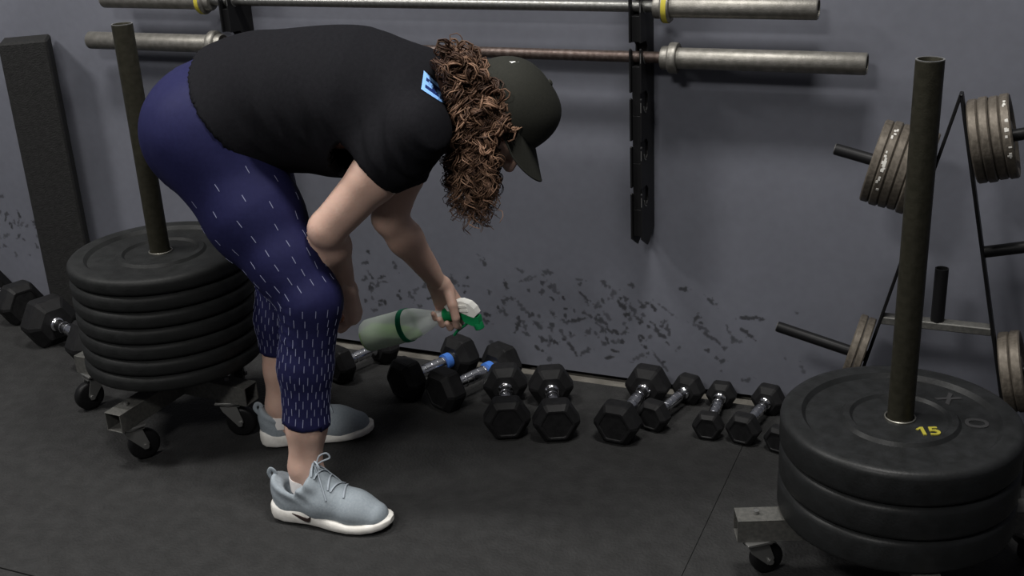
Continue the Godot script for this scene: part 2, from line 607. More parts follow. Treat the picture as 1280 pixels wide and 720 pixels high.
func wall_texture() -> ImageTexture:
	var w := 2048
	var h := 1024
	var W := 6.4
	var H := 3.2
	var by := PackedByteArray()
	by.resize(w * h * 3)
	var f := FastNoiseLite.new()
	f.seed = 7
	f.frequency = 0.006
	f.fractal_octaves = 5
	var g := FastNoiseLite.new()
	g.seed = 8
	g.frequency = 0.09
	g.fractal_octaves = 2
	var base := PackedFloat32Array()
	base.resize(w * h)
	for y in h:
		for x in w:
			base[y * w + x] = 1.0 + 0.07 * f.get_noise_2d(x * 0.8 + y * 0.5, y * 0.9) + 0.025 * g.get_noise_2d(x, y)
	# chipped paint: dark flecks knocked out of the wall by the dumbbells
	var rng := RandomNumberGenerator.new()
	rng.seed = 44
	var chips := [[0.09, 0.311, 2, -1.0], [0.225, 0.272, 3, 0.4], [0.281, 0.296, 2, 0.0], [0.304, 0.249, 3, -1.1], [0.392, 0.234, 4, -0.7], [0.469, 0.253, 3, 0.9], [0.201, 0.187, 3, -0.9], [0.36, 0.165, 4, 0.3], [0.439, 0.175, 3, -1.0], [0.497, 0.222, 4, -0.8], [0.525, 0.215, 3, -1.0], [0.618, 0.226, 4, -0.6], [0.709, 0.189, 3, -0.3], [0.737, 0.164, 4, -0.5], [0.842, 0.23, 4, 0.1], [0.834, 0.186, 3, -0.6], [0.6, 0.156, 4, -0.8], [0.348, 0.077, 4, -0.9], [0.387, 0.072, 3, 0.5], [0.283, 0.094, 3, 1.3], [0.254, 0.132, 2, 0.8], [0.543, 0.078, 4, 0.6], [0.599, 0.076, 4, -0.9], [-0.004, 0.24, 3, -0.9], [0.161, 0.208, 2, 0.0], [-0.286, 0.268, 2, 0.3], [-0.297, 0.214, 2, 1.0], [0.324, 0.115, 3, -1.1]]
	for i in 150:
		var x := 0.33 + rng.randfn(0.0, 0.30)
		var y := 0.165 + rng.randfn(0.0, 0.065)
		if y > 0.02 and y < 0.34 and x < 0.98:
			chips.append([x, y, rng.randf_range(0.6, 2.3), rng.randf_range(-1.4, 1.2)])
	for i in 36:
		chips.append([-0.36 + rng.randfn(0.0, 0.11), 0.22 + rng.randfn(0.0, 0.05), rng.randf_range(0.7, 2.0), rng.randf_range(-1.4, 1.4)])
		chips.append([-1.66 + rng.randfn(0.0, 0.10), 0.25 + rng.randfn(0.0, 0.045), rng.randf_range(0.8, 2.2), rng.randf_range(-1.4, 1.4)])
	for cpp in chips:
		var cx: float = (cpp[0] + W / 2) / W * w
		var cy: float = (H - cpp[1]) / H * h
		var ln: float = cpp[2] * 0.0075 / W * w
		var wd := rng.randf_range(0.0035, 0.0075) / W * w
		var ca := cos(cpp[3])
		var sa := -sin(cpp[3])
		var R := int(ln + 3)
		var dark := rng.randf_range(0.46, 0.74)
		for yy in range(int(cy) - R, int(cy) + R + 1):
			for xx in range(int(cx) - R, int(cx) + R + 1):
				if yy < 0 or yy >= h or xx < 0 or xx >= w:
					continue
				var dx := xx - cx
				var dy := yy - cy
				var a := (dx * ca + dy * sa) / ln
				var b := (-dx * sa + dy * ca) / wd
				var e := sqrt(a * a + b * b) + 1.1 * g.get_noise_2d(xx * 2.2, yy * 2.2)
				if e < 1.0:
					base[yy * w + xx] = minf(base[yy * w + xx], lerpf(dark, 0.92, smoothstep(0.6, 1.0, e)))
	for i in w * h:
		var k := base[i]
		by[i * 3] = clampi(int(98.0 * k), 0, 255)
		by[i * 3 + 1] = clampi(int(100.0 * k), 0, 255)
		by[i * 3 + 2] = clampi(int(109.0 * k), 0, 255)
	return ImageTexture.create_from_image(Image.create_from_data(w, h, false, Image.FORMAT_RGB8, by))

func room() -> void:
	# back wall: front face textured by its own width and height, foot stops just above the floor
	var wm := StandardMaterial3D.new()
	wm.albedo_texture = wall_texture()
	wm.roughness = 0.62
	wm.texture_repeat = false
	var st := SurfaceTool.new()
	st.begin(Mesh.PRIMITIVE_TRIANGLES)
	var foot := 0.008
	var corner := [Vector3(-3.2, foot, 0), Vector3(3.2, foot, 0), Vector3(3.2, 3.2, 0), Vector3(-3.2, 3.2, 0)]
	for k in [0, 2, 1, 0, 3, 2]:
		var p: Vector3 = corner[k]
		st.set_normal(Vector3(0, 0, 1))
		st.set_uv(Vector2((p.x + 3.2) / 6.4, (3.2 - p.y) / 3.2))
		st.add_vertex(p)
	for q in [[Vector3(-3.2, foot, 0), Vector3(3.2, foot, 0), Vector3(3.2, foot, -0.1), Vector3(-3.2, foot, -0.1), Vector3.DOWN], [Vector3(-3.2, 3.2, -0.1), Vector3(3.2, 3.2, -0.1), Vector3(3.2, 3.2, 0), Vector3(-3.2, 3.2, 0), Vector3.UP], [Vector3(3.2, foot, -0.1), Vector3(-3.2, foot, -0.1), Vector3(-3.2, 3.2, -0.1), Vector3(3.2, 3.2, -0.1), Vector3.FORWARD]]:
		for k in [0, 2, 1, 0, 3, 2]:
			st.set_normal(q[4])
			st.set_uv(Vector2((q[k].x + 3.2) / 6.4, (3.2 - q[k].y) / 3.2))
			st.add_vertex(q[k])
	struct("wall_back", st.commit(), wm)
	var wall := func(called: String, at: Vector3, size: Vector3, m: Material) -> void:
		var b := MB.new()
		b.box(at, size, 0.0)
		struct(called, b, m)
	wall.call("wall_left", Vector3(-3.25, 1.55, 2.6), Vector3(0.1, 3.3, 5.4), M.plain_wall)
	wall.call("wall_right", Vector3(3.25, 1.55, 2.6), Vector3(0.1, 3.3, 5.4), M.plain_wall)
	wall.call("wall_front", Vector3(0, 1.55, 5.25), Vector3(6.4, 3.3, 0.1), M.plain_wall)
	wall.call("ceiling", Vector3(0, 3.15, 2.6), Vector3(6.4, 0.1, 5.2), M.ceiling)
	wall.call("trim_1", Vector3(0, 0.0, -0.06), Vector3(6.4, 0.05, 0.08), M.black_steel)
	# concrete slab with rolled rubber laid over it, a bare strip left along the wall
	var sl := MB.new()
	sl.box(Vector3(0, -0.06, 2.6), Vector3(6.4, 0.1, 5.3), 0.0)
	var fl := struct("floor", sl, M.concrete)
	for q in [[-3.2, 0.8845, 0.042, 1.262], [0.8855, 3.2, 0.042, 1.262], [-3.2, 0.4, 1.266, 2.486], [0.404, 3.2, 1.266, 2.486], [-3.2, 0.9, 2.49, 3.71], [0.904, 3.2, 2.49, 3.71], [-3.2, 3.2, 3.714, 5.2]]:
		var b := MB.new()
		b.box(Vector3((q[0] + q[1]) / 2, -0.005, (q[2] + q[3]) / 2), Vector3(q[1] - q[0], 0.01, q[3] - q[2]), 0.0006)
		part("rubber_mat", b, M.mat_rubber, fl)

# ------------------------------------------------------------------ rack rails and barbells
func wall_rack() -> void:
	var ys := [1.147, 1.028, 0.909, 0.790, 0.671, 0.552]
	var d := 0.105
	var zc := 0.07
	var poly := PackedVector2Array()      # x = distance from the wall, y = height
	poly.append(Vector2(0.0, 1.34))
	poly.append(Vector2(0.0, 0.455))
	poly.append(Vector2(0.055, 0.425))
	poly.append(Vector2(d, 0.455))
	ys.reverse()
	for y in ys:
		poly.append(Vector2(d, y - 0.045))
		poly.append(Vector2(d, y + 0.019))
		poly.append(Vector2(d - 0.004, y + 0.022))
		poly.append(Vector2(zc + 0.018, y + 0.014))
		for k in 7:
			var a := -PI * k / 6.0
			poly.append(Vector2(zc + 0.018 * cos(a), y + 0.018 * sin(a)))
		poly.append(Vector2(zc - 0.018, y + 0.022))
		poly.append(Vector2(zc - 0.006, y + 0.034))
		poly.append(Vector2(d, y + 0.036))
	poly.append(Vector2(d, 1.34))
	for s in [[0.573, "black steel hook rail bolted to the wall at right, its foot below the barbells"], [-0.585, "black steel hook rail on the wall behind the bent woman's back"]]:
		var t := thing("barbell_rack_rail", s[1], "rack rail", Vector3(s[0], 0, 0), 0.0, "wall rails that carry the barbells")
		var bs := Basis(Vector3(0, 0, 1), Vector3(0, 1, 0), Vector3(-1, 0, 0))
		for k in [-1.0, 1.0]:
			var b := MB.new()
			b.prism(poly, 0.004, Transform3D(bs, Vector3(k * 0.013, 0, 0.002)))
			part("side_plate", b, M.black_steel, t)
		var bb := MB.new()
		bb.box(Vector3(0, 0.88, 0.026), Vector3(0.0215, 0.83, 0.044), 0.001)
		part("back_plate", bb, M.black_steel, t)
		var prev := 0.46
		for y in ys + [1.36]:
			var fb := MB.new()
			var top_y: float = y - 0.022
			fb.box(Vector3(0, (prev + top_y) / 2, 0.073), Vector3(0.0215, top_y - prev, 0.05), 0.001)
			part("infill", fb, M.black_steel, t)
			prev = y + 0.036
			if y < 0.9 or absf(y - 1.147) < 0.01:
				prev = top_y
		# bare worn metal along the lips of the slots
		for y in ys:
			var lip := MB.new()
			lip.tube([Vector3(0.0135, y + 0.012, d + 0.0015), Vector3(0.0135, y - 0.012, d + 0.0015)], [0.0012], 6)
			var arc := []
			for k in 6:
				var a := -PI * k / 10.0
				arc.append(Vector3(0.0155, y + 0.018 * sin(a), zc + 0.002 + 0.018 * cos(a)))
			lip.tube(arc, [0.0014], 6)
			part("worn_lip", lip, M.zinc, t)

func barbells() -> void:
	var make := func(called: String, label: String, at: Vector3, half: float, shaft_m: Material, band: bool) -> void:
		var t := thing(called, label, "barbell", at, 0.0, "barbells on the wall rails")
		var bs := Basis(Vector3(0, 1, 0), Vector3(1, 0, 0), Vector3(0, 0, -1))
		var b := MB.new()
		b.lathe([Vector2(0.0138, -0.645), Vector2(0.0138, 0.645)], Transform3D(bs, Vector3.ZERO), 20)
		part("shaft", b, shaft_m, t)
		for s in [-1.0, 1.0]:
			var bs2 := Basis(Vector3(0, 1, 0), Vector3(s, 0, 0), Vector3(0, 0, -s))
			var e := MB.new()
			e.lathe([Vector2(0.0138, 0.666), Vector2(0.025, 0.666), Vector2(0.025, half - 0.003), Vector2(0.0225, half), Vector2(0.019, half), Vector2(0.019, half - 0.004), Vector2(0, half - 0.004)], Transform3D(bs2, Vector3.ZERO), 28)
			part("sleeve", e, M.sleeve, t)
			var k := MB.new()
			k.lathe([Vector2(0.0138, 0.628), Vector2(0.026, 0.628), Vector2(0.028, 0.631), Vector2(0.028, 0.645), Vector2(0.0355, 0.648), Vector2(0.037, 0.651), Vector2(0.037, 0.665), Vector2(0.035, 0.668), Vector2(0.025, 0.668)], Transform3D(bs2, Vector3.ZERO), 28)
			var co := part("collar", k, M.sleeve, t)
			if band:
				var y := MB.new()
				y.lathe([Vector2(0.0365, 0.652), Vector2(0.0378, 0.652), Vector2(0.0378, 0.664), Vector2(0.0365, 0.664)], Transform3D(bs2, Vector3.ZERO), 28)
				part("yellow_band", y, M.yellow_band, co)
	make.call("barbell", "lower barbell with a brownish worn shaft and long steel sleeves", Vector3(0.0, 0.9051, 0.0705), 1.1, M.shaft, false)
	make.call("barbell", "upper barbell with a yellow band on each collar", Vector3(-0.017, 1.0244, 0.0705), 1.005, M.shaft2, true)

# ------------------------------------------------------------------ plates and trolleys
func plate_profile(R: float, th: float) -> Array:
	return [Vector2(0.027, 0.004), Vector2(0.07, 0.004), Vector2(0.085, 0.008), Vector2(R * 0.76, 0.008), Vector2(R * 0.82, 0.001), Vector2(R - 0.016, 0.0), Vector2(R - 0.007, 0.0015), Vector2(R - 0.0015, 0.007), Vector2(R, 0.013),
		Vector2(R, th - 0.013), Vector2(R - 0.0015, th - 0.007), Vector2(R - 0.007, th - 0.0015), Vector2(R - 0.016, th), Vector2(R * 0.82, th - 0.001), Vector2(R * 0.785, th - 0.010), Vector2(0.112, th - 0.010), Vector2(0.106, th - 0.003), Vector2(0.094, th - 0.003), Vector2(0.088, th - 0.009), Vector2(0.027, th - 0.007), Vector2(0.027, 0.004)]

func bumper(label: String, at: Vector3, th: float, m: Material, group: String, turn := 0.0) -> Node3D:
	var t := thing("bumper_plate", label, "weight plate", at, turn, group)
	var b := MB.new()
	b.lathe(plate_profile(0.225, th), Transform3D(), 72)
	part("rubber_disc", b, m, t)
	var h := MB.new()
	h.lathe([Vector2(0.0262, 0.002), Vector2(0.0295, 0.003), Vector2(0.0295, th - 0.004), Vector2(0.0275, th - 0.003), Vector2(0.0262, th - 0.004), Vector2(0.0262, 0.002)], Transform3D(), 36)
	part("hub_ring", h, M.hub, t)
	return t

func trolley(label: String, at: Vector3, turn: float, top: float, pipe_top: float, arms: Array, swivels: Array, raise := 0.0) -> void:
	var t := thing("plate_trolley", label, "trolley", at, turn, "wheeled trolleys for bumper plates")
	var tube := 0.05
	var yb := top - tube / 2
	for k in 2:
		var bs := Basis(Vector3.UP, k * PI / 2)
		var b := MB.new()
		if k == 0:
			hollow(b, Vector3(-arms[2], yb, 0), Vector3(arms[0], yb, 0), tube)
		else:
			hollow(b, Vector3(-arms[3], yb, 0), Vector3(-tube / 2, yb, 0), tube)
			hollow(b, Vector3(tube / 2, yb, 0), Vector3(arms[1], yb, 0), tube)
		part("base_beam", b, M.frame_steel, t, Vector3.ZERO, bs)
	var p := MB.new()
	p.lathe([Vector2(0.0215, top), Vector2(0.0245, top), Vector2(0.0245, pipe_top - 0.001), Vector2(0.0235, pipe_top), Vector2(0.0215, pipe_top), Vector2(0.021, pipe_top - 0.001), Vector2(0.021, top)], Transform3D(), 32)
	part("upright_pipe", p, M.pipe, t)
	if raise > 0.0:
		var fl := MB.new()
		fl.lathe([Vector2(0.026, top + 0.0005), Vector2(0.06, top + 0.0005), Vector2(0.06, top + raise - 0.001), Vector2(0.026, top + raise - 0.001)], Transform3D(), 32)
		part("spacer_collar", fl, M.black_steel, t)
	var rim := MB.new()
	rim.lathe([Vector2(0.0213, pipe_top), Vector2(0.0243, pipe_top), Vector2(0.0243, pipe_top + 0.0012), Vector2(0.0213, pipe_top + 0.0012), Vector2(0.0213, pipe_top)], Transform3D(), 32)
	part("bare_pipe_rim", rim, M.zinc, t)
	for k in 4:
		var dir := Basis(Vector3.UP, k * PI / 2) * Vector3(1, 0, 0)
		caster(t, dir * (arms[k] - ([0.075, 0.036, 0.036, 0.05] if raise > 0.0 else [0.04, 0.04, 0.04, 0.04])[k]), top - tube, swivels[k])

func hollow(b: MB, from: Vector3, to: Vector3, w: float) -> void:
	var d := (to - from)
	var mid := (from + to) / 2
	for s in [-1.0, 1.0]:
		b.box(mid + Vector3(0, s * (w / 2 - 0.0015), 0), Vector3(d.length(), 0.003, w), 0.001)
		b.box(mid + Vector3(0, 0, s * (w / 2 - 0.0015)), Vector3(d.length(), w - 0.006, 0.003), 0.0)

func caster(t: Node3D, at: Vector3, high: float, turn: float) -> void:
	var bs := Basis(Vector3.UP, turn)
	var r := high * 0.38
	var c := MB.new()
	c.box(Vector3(0, high - 0.003, 0), Vector3(0.062, 0.006, 0.062), 0.001)
	c.lathe([Vector2(0, high - 0.017), Vector2(0.02, high - 0.017), Vector2(0.024, high - 0.013), Vector2(0.024, high - 0.006)], Transform3D(), 24)
	var w := MB.new()
	for s in [-1.0, 1.0]:
		c.prism(PackedVector2Array([Vector2(-0.022, high - 0.016), Vector2(0.022, high - 0.016), Vector2(0.034, r + 0.006), Vector2(0.03, r - 0.008), Vector2(0.02, r - 0.008), Vector2(-0.016, high - 0.03)]), 0.0025, Transform3D(Basis(), Vector3(0, 0, s * 0.018)))
	c.box(Vector3(0.004, high - 0.016, 0), Vector3(0.05, 0.003, 0.037), 0.0)
	c.lathe([Vector2(0, -0.024), Vector2(0.007, -0.024), Vector2(0.007, 0.024), Vector2(0, 0.024)], Transform3D(Basis(Vector3.RIGHT, PI / 2), Vector3(0.025, r, 0)), 6)
	var bolt := MB.new()
	bolt.lathe([Vector2(0, high + 0.0505), Vector2(0.006, high + 0.0505), Vector2(0.006, high + 0.058), Vector2(0, high + 0.058)], Transform3D(), 6)
	w.lathe([Vector2(0.008, -0.013), Vector2(r - 0.008, -0.014), Vector2(r - 0.002, -0.011), Vector2(r, -0.006), Vector2(r, 0.006), Vector2(r - 0.002, 0.011), Vector2(r - 0.008, 0.014), Vector2(0.008, 0.013)], Transform3D(Basis(Vector3.RIGHT, PI / 2), Vector3(0.025, r, 0)), 28)
	var f := part("caster", c, M.zinc, t, at, bs)
	part("wheel", w, M.black_steel, f)
	part("bolt", bolt, M.zinc, f)

func trolleys() -> void:
	# left: seven thin plates
	var lx := Vector3(-0.5157, 0, 0.5894)
	var top := 0.155
	var th := 0.0405
	trolley("wheeled steel trolley with a tall pipe, loaded with seven plates behind the woman", lx, deg_to_rad(-3), top, 1.05, [0.225, 0.25, 0.35, 0.25], [0.4, 2.2, -1.9, 1.05], 0.05)
	var words := ["bottom", "second lowest", "third lowest", "middle", "third highest", "second highest", "top"]
	for k in 7:
		var w: String = words[k] + " black bumper plate in the stack of seven at left"
		bumper(w, lx + Vector3(0.0007 * sin(k * 2.3), top + 0.0505 + k * (th + 0.001), 0.0007 * cos(k * 1.7)), th, M.rubber, "seven plates stacked on the left trolley")
	# right: three thick plates
	var rx := Vector3(1.2708, 0, 0.6564)
	var rtop := 0.140
	var rt := 0.070
	trolley("wheeled steel trolley with a tall pipe, loaded with three plates at right", rx, deg_to_rad(22), rtop, 1.035, [0.31, 0.31, 0.31, 0.31], [0.7, 2.0, 0.3, -2.0])
	var rw := ["bottom thick bumper plate in the stack of three at right", "middle thick bumper plate in the stack of three at right", "top thick bumper plate with a yellow number in the stack of three at right"]
	for k in 3:
		var t := bumper(rw[k], rx + Vector3(0.0007 * sin(k * 2.0), rtop + 0.0005 + k * (rt + 0.001), 0.0), rt, M.rubber2, "three plates stacked on the right trolley")
		if k == 2:
			number(t, "15", Vector3(0.055, rt - 0.0075, 0.038), 0.030, M.yellow, 0.35)
			for q in [["X", -0.95], ["O", -0.18]]:
				var a: float = q[1]
				number(t, q[0], Vector3(cos(a), 0, sin(a)) * 0.138 + Vector3(0, rt - 0.0096, 0), 0.042, M.letters, -a - PI / 2)

func number(t: Node3D, txt: String, at: Vector3, size: float, m: Material, turn: float) -> void:
	var tm := TextMesh.new()
	var sf := SystemFont.new()
	sf.font_names = PackedStringArray(["Droid Sans"])
	sf.font_weight = 700
	tm.font = sf
	tm.text = txt
	tm.font_size = 64
	tm.pixel_size = size / 46.0
	tm.depth = 0.0024
	tm.horizontal_alignment = HORIZONTAL_ALIGNMENT_CENTER
	tm.vertical_alignment = VERTICAL_ALIGNMENT_CENTER
	part("lettering", tm, m, t, at, Basis(Vector3.UP, turn) * Basis(Vector3.RIGHT, -PI / 2))

# ------------------------------------------------------------------ plate tree
func iron_plate(label: String, at: Vector3, dir: Vector3, R: float, th: float, chipped: float) -> void:
	var t := thing("iron_plate", label, "weight plate", at, 0.0, "small iron plates on the plate tree")
	var bs := axis_to(dir)
	var b := MB.new()
	b.lathe([Vector2(0.0145, 0.003), Vector2(0.03, 0.003), Vector2(0.034, 0.007), Vector2(R * 0.78, 0.007), Vector2(R * 0.84, 0.001), Vector2(R - 0.003, 0.0), Vector2(R, 0.003), Vector2(R, th - 0.003), Vector2(R - 0.003, th), Vector2(R * 0.84, th - 0.001), Vector2(R * 0.78, th - 0.007), Vector2(0.034, th - 0.007), Vector2(0.03, th - 0.003), Vector2(0.0145, th - 0.003), Vector2(0.0145, 0.003)], Transform3D(bs, Vector3.ZERO), 48)
	part("disc", b, M.iron, t)
	if chipped > 0.0:
		var rng := RandomNumberGenerator.new()
		rng.seed = int(at.x * 1000.0)
		var ch := MB.new()
		var inv := bs.inverse()
		var up := inv * Vector3(-0.25, 0.45, 0.85)
		var a0 := atan2(up.z, up.x)
		for k in 16:
			var a := a0 + rng.randf_range(-0.5, 0.5) * chipped
			var hh := th * rng.randf_range(0.35, 0.8)
			var p := Vector3(cos(a) * R, hh, sin(a) * R)
			ch.box(bs * p, Vector3(rng.randf_range(0.003, 0.009), rng.randf_range(0.003, 0.007), 0.0012), 0.0003, bs * Basis(Vector3(-sin(a), 0, cos(a)), Vector3(0, 1, 0), Vector3(-cos(a), 0, -sin(a))))
		part("paint_chips", ch, M.chip, t).set_meta("kind", "stuff")

func weight_tree() -> void:
	var z := 0.22
	var apex := Vector3(1.308, 0.882, z)
	var t := thing("plate_tree", "thin black A-frame plate tree with tilted pegs behind the right pipe", "weight rack", Vector3(1.308, 0, z))
	var O := Vector3(1.308, 0, z)
	var footl := Vector3(1.098, 0.012, z)
	var footr := Vector3(1.492, 0.012, z)
	for f in [footl, footr]:
		var b := MB.new()
		var dir: Vector3 = (apex - f).normalized()
		b.box((f + apex) / 2 - O, Vector3(0.007, f.distance_to(apex), 0.034), 0.0015, Basis(Vector3(dir.y, -dir.x, 0), dir, Vector3.BACK))
		part("leg", b, M.black_steel, t)
		var g := MB.new()
		g.box(Vector3(f.x, 0.0125, z) - O, Vector3(0.035, 0.025, 0.34), 0.003)
		part("foot_bar", g, M.black_steel, t)
	var cb := MB.new()
	cb.box(Vector3(1.298, 0.362, z) - O, Vector3(0.236, 0.018, 0.03), 0.002)
	part("crossbar", cb, M.frame_steel, t)
	var hd := MB.new()
	hd.lathe([Vector2(0.012, 0.369), Vector2(0.0145, 0.369), Vector2(0.0145, 0.495), Vector2(0.012, 0.495), Vector2(0.012, 0.369)], Transform3D(Basis(), Vector3(1.302, 0, z) - O), 20)
	part("bar_holder", hd, M.black_steel, t)
	var ang := deg_to_rad(13.5)
	var dl := Vector3(-cos(ang), sin(ang), 0)
	var dr := Vector3(cos(ang), sin(ang), 0)
	# peg root, direction, length, plates (from the leg outwards: radius, thickness)
	for q in [[Vector3(1.262, 0.700, z), dl, 0.207, 6, 0.092, 0.0195, "upper left peg"], [Vector3(1.331, 0.778, z), dr, 0.19, 4, 0.088, 0.0205, "upper right peg"], [Vector3(1.385, 0.541, z), dr, 0.19, 0, 0.0, 0.0, "middle right peg"], [Vector3(1.160, 0.262, z), dl, 0.215, 2, 0.089, 0.0185, "lower left peg"], [Vector3(1.440, 0.262, z), dr, 0.19, 2, 0.089, 0.023, "lower right peg"]]:
		var b := MB.new()
		var bs := axis_to(q[1])
		b.lathe([Vector2(0, -0.002), Vector2(0.0128, -0.002), Vector2(0.0128, q[2] - 0.002), Vector2(0.0115, q[2]), Vector2(0, q[2])], Transform3D(bs, q[0] - O), 20)
		part("peg", b, M.black_steel, t)
		var tip := MB.new()
		tip.lathe([Vector2(0, 0), Vector2(0.0117, 0), Vector2(0.0105, 0.0015), Vector2(0, 0.0015)], Transform3D(bs, q[0] + q[1] * q[2] - O), 20)
		part("peg_end", tip, M.frame_steel, t)
		var n: int = q[3]
		for k in n:
			var pos: String = "innermost" if k == 0 else ("outermost" if k == n - 1 else ["", "second", "third", "fourth", "fifth"][k])
			if n == 2:
				pos = "inner" if k == 0 else "outer"
			var R: float = q[4] + 0.0015 * sin(k * 2.1)
			var pitch: float = q[5]
			var chip := 0.0
			if (n == 6 and k == 4) or (n == 4 and k == 3):
				chip = 1.6
			var extra := "" if n == 2 or k == 0 or k == n - 1 else " from the frame,"
			iron_plate("%s%s worn iron plate on the plate tree's %s" % [pos, extra, q[6]], q[0] + q[1] * (0.008 + k * pitch), q[1], R, pitch - 0.0008, chip)

# ------------------------------------------------------------------ dumbbells
func dumbbell(label: String, a: Vector2, b: Vector2, s: float, blue := false, roll := 0.0) -> void:
	# a and b: where the two heads stand on the floor; s: across the flats
	var mid := (a + b) / 2
	var dv := b - a
	var L := dv.length() / 2
	var t := thing("hex_dumbbell", label, "dumbbell", Vector3(mid.x, 0.0, mid.y), atan2(-dv.y, dv.x), "rubber hex dumbbells on the floor")
	s *= 0.91
	var R := s / 2 / cos(PI / 6)
	var ang := []
	for k in 6:
		var c := k * PI / 3 + roll
		ang.append(c - 0.07)
		ang.append(c + 0.07)
	var hl := s * 0.31
	for e in [-1.0, 1.0]:
		var m := MB.new()
		# local Y of the turning runs outwards along the handle
		var bs := Basis(Vector3(0, 0, 1), Vector3(e, 0, 0), Vector3(0, e, 0))
		m.facets([Vector2(0, L - hl), Vector2(R * 0.62, L - hl), Vector2(R * 0.985, L - hl * 0.55), Vector2(R, L - hl * 0.4), Vector2(R, L + hl * 0.45), Vector2(R * 0.97, L + hl * 0.62), Vector2(R * 0.74, L + hl), Vector2(R * 0.66, L + hl), Vector2(R * 0.62, L + hl - 0.002), Vector2(0, L + hl - 0.002)], ang, Transform3D(bs, Vector3(0, s / 2, 0)))
		part("head", m, M.hex_rubber, t)
	var h := MB.new()
	var w := maxf(L - hl, 0.03)
	var r := clampf(s * 0.145, 0.0125, 0.0165)
	var pr := [Vector2(0, -w - 0.004), Vector2(r * 1.25, -w - 0.004), Vector2(r * 1.3, -w + 0.005), Vector2(r * 1.05, -w + 0.008)]
	for k in 9:
		var u := -1.0 + k / 4.0
		pr.append(Vector2(r * (1.12 - 0.18 * u * u), u * (w - 0.012)))
	pr.append_array([Vector2(r * 1.05, w - 0.008), Vector2(r * 1.3, w - 0.005), Vector2(r * 1.25, w + 0.004), Vector2(0, w + 0.004)])
	var hb := Basis(Vector3(0, 1, 0), Vector3(1, 0, 0), Vector3(0, 0, -1))
	h.lathe(pr, Transform3D(hb, Vector3(0, s / 2, 0)), 20)
	var hp := part("handle", h, M.chrome, t)
	for k in 4:
		var kr := MB.new()
		var y := -w * 0.5 + k * w * 0.333
		kr.lathe([Vector2(r * 1.0, y - 0.0016), Vector2(r * 1.16, y - 0.0012), Vector2(r * 1.16, y + 0.0012), Vector2(r * 1.0, y + 0.0016)], Transform3D(hb, Vector3(0, s / 2, 0)), 20)
		part("knurl_ring", kr, M.chrome, hp)
	if blue:
		var bb := MB.new()
		bb.lathe([Vector2(r * 1.0, w - 0.026), Vector2(r * 1.42, w - 0.026), Vector2(r * 1.42, w - 0.006), Vector2(r * 1.0, w - 0.006)], Transform3D(hb, Vector3(0, s / 2, 0)), 20)
		part("blue_band", bb, M.blue_band, hp)

func dumbbells() -> void:
	dumbbell("hex dumbbell half hidden behind the woman's knee, left of the spray bottle", Vector2(-0.262, 0.232), Vector2(-0.205, 0.085), 0.105)
	dumbbell("hex dumbbell with a blue handle band under the spray bottle", Vector2(-0.028, 0.268), Vector2(0.045, 0.090), 0.118, true)
	dumbbell("hex dumbbell with a blue handle band beside the woman's spraying hand", Vector2(0.100, 0.293), Vector2(0.180, 0.105), 0.118, true)
	dumbbell("large hex dumbbell left of the pair lying side by side", Vector2(0.316, 0.385), Vector2(0.236, 0.210), 0.113)
	dumbbell("large hex dumbbell right of the pair lying side by side", Vector2(0.438, 0.358), Vector2(0.356, 0.183), 0.113)
	dumbbell("medium hex dumbbell right of the bare floor gap", Vector2(0.588, 0.322), Vector2(0.600, 0.105), 0.112)
	dumbbell("small hex dumbbell with a bright chrome handle lying slanted at the wall", Vector2(0.655, 0.237), Vector2(0.700, 0.070), 0.083)
	dumbbell("small narrow hex dumbbell with a dull handle near the wall", Vector2(0.795, 0.240), Vector2(0.787, 0.068), 0.074)
	dumbbell("small hex dumbbell with a bright handle near the right plate stack", Vector2(0.882, 0.236), Vector2(0.908, 0.065), 0.082)
	dumbbell("smallest hex dumbbell tucked against the right plate stack", Vector2(0.972, 0.252), Vector2(1.010, 0.120), 0.070)
	dumbbell("big hex dumbbell between the square post and the left plate trolley", Vector2(-1.275, 0.272), Vector2(-1.025, 0.355), 0.158)
	dumbbell("big hex dumbbell second from the left picture edge", Vector2(-1.50, 0.165), Vector2(-1.70, 0.10), 0.14)
	dumbbell("big hex dumbbell cut by the left picture edge", Vector2(-1.60, 0.335), Vector2(-1.80, 0.25), 0.13)

func corner_post() -> void:
	var t := thing("square_post", "tall black square padded post standing against the wall at far left", "post", Vector3(-1.322, 0, 0.100), deg_to_rad(38))
	var b := MB.new()
	b.box(Vector3(0, 0.4555, 0), Vector3(0.136, 0.907, 0.12), 0.006)
	part("padding", b, M.foam, t)
	var c := MB.new()
	c.box(Vector3(0, 0.001, 0), Vector3(0.1, 0.002, 0.1), 0.0)
	part("foot_plate", c, M.black_steel, t)


# ------------------------------------------------------------------ the woman
const PB := Vector3(-0.02, 0.0, 0.70)
const NH := Vector3(-0.185, 0.845, 0.755)
const NK := Vector3(0.055, 0.505, 0.80)
const NA := Vector3(0.022, 0.113, 0.85)
const FH := Vector3(-0.275, 0.855, 0.58)
const FK := Vector3(-0.185, 0.475, 0.55)
const FA := Vector3(-0.215, 0.105, 0.592)
const LAT := Vector3(0.31, 0.0, 0.951)
const SHN := Vector3(0.306, 0.873, 0.730)
const ELN := Vector3(0.103, 0.666, 0.775)
const WRN := Vector3(0.054, 0.482, 0.652)
const SHF := Vector3(0.170, 0.815, 0.465)
const ELF := Vector3(0.071, 0.583, 0.455)
const WRF := Vector3(0.123, 0.379, 0.335)
const HC := Vector3(0.414, 0.878, 0.56)
const NB := Vector3(0.289, 0.927, 0.58)
var hf: Vector3
var hu: Vector3
var hl: Vector3

func head_at(f: float, u: float, l: float) -> Vector3:
	return HC + hf * f + hu * u + hl * l

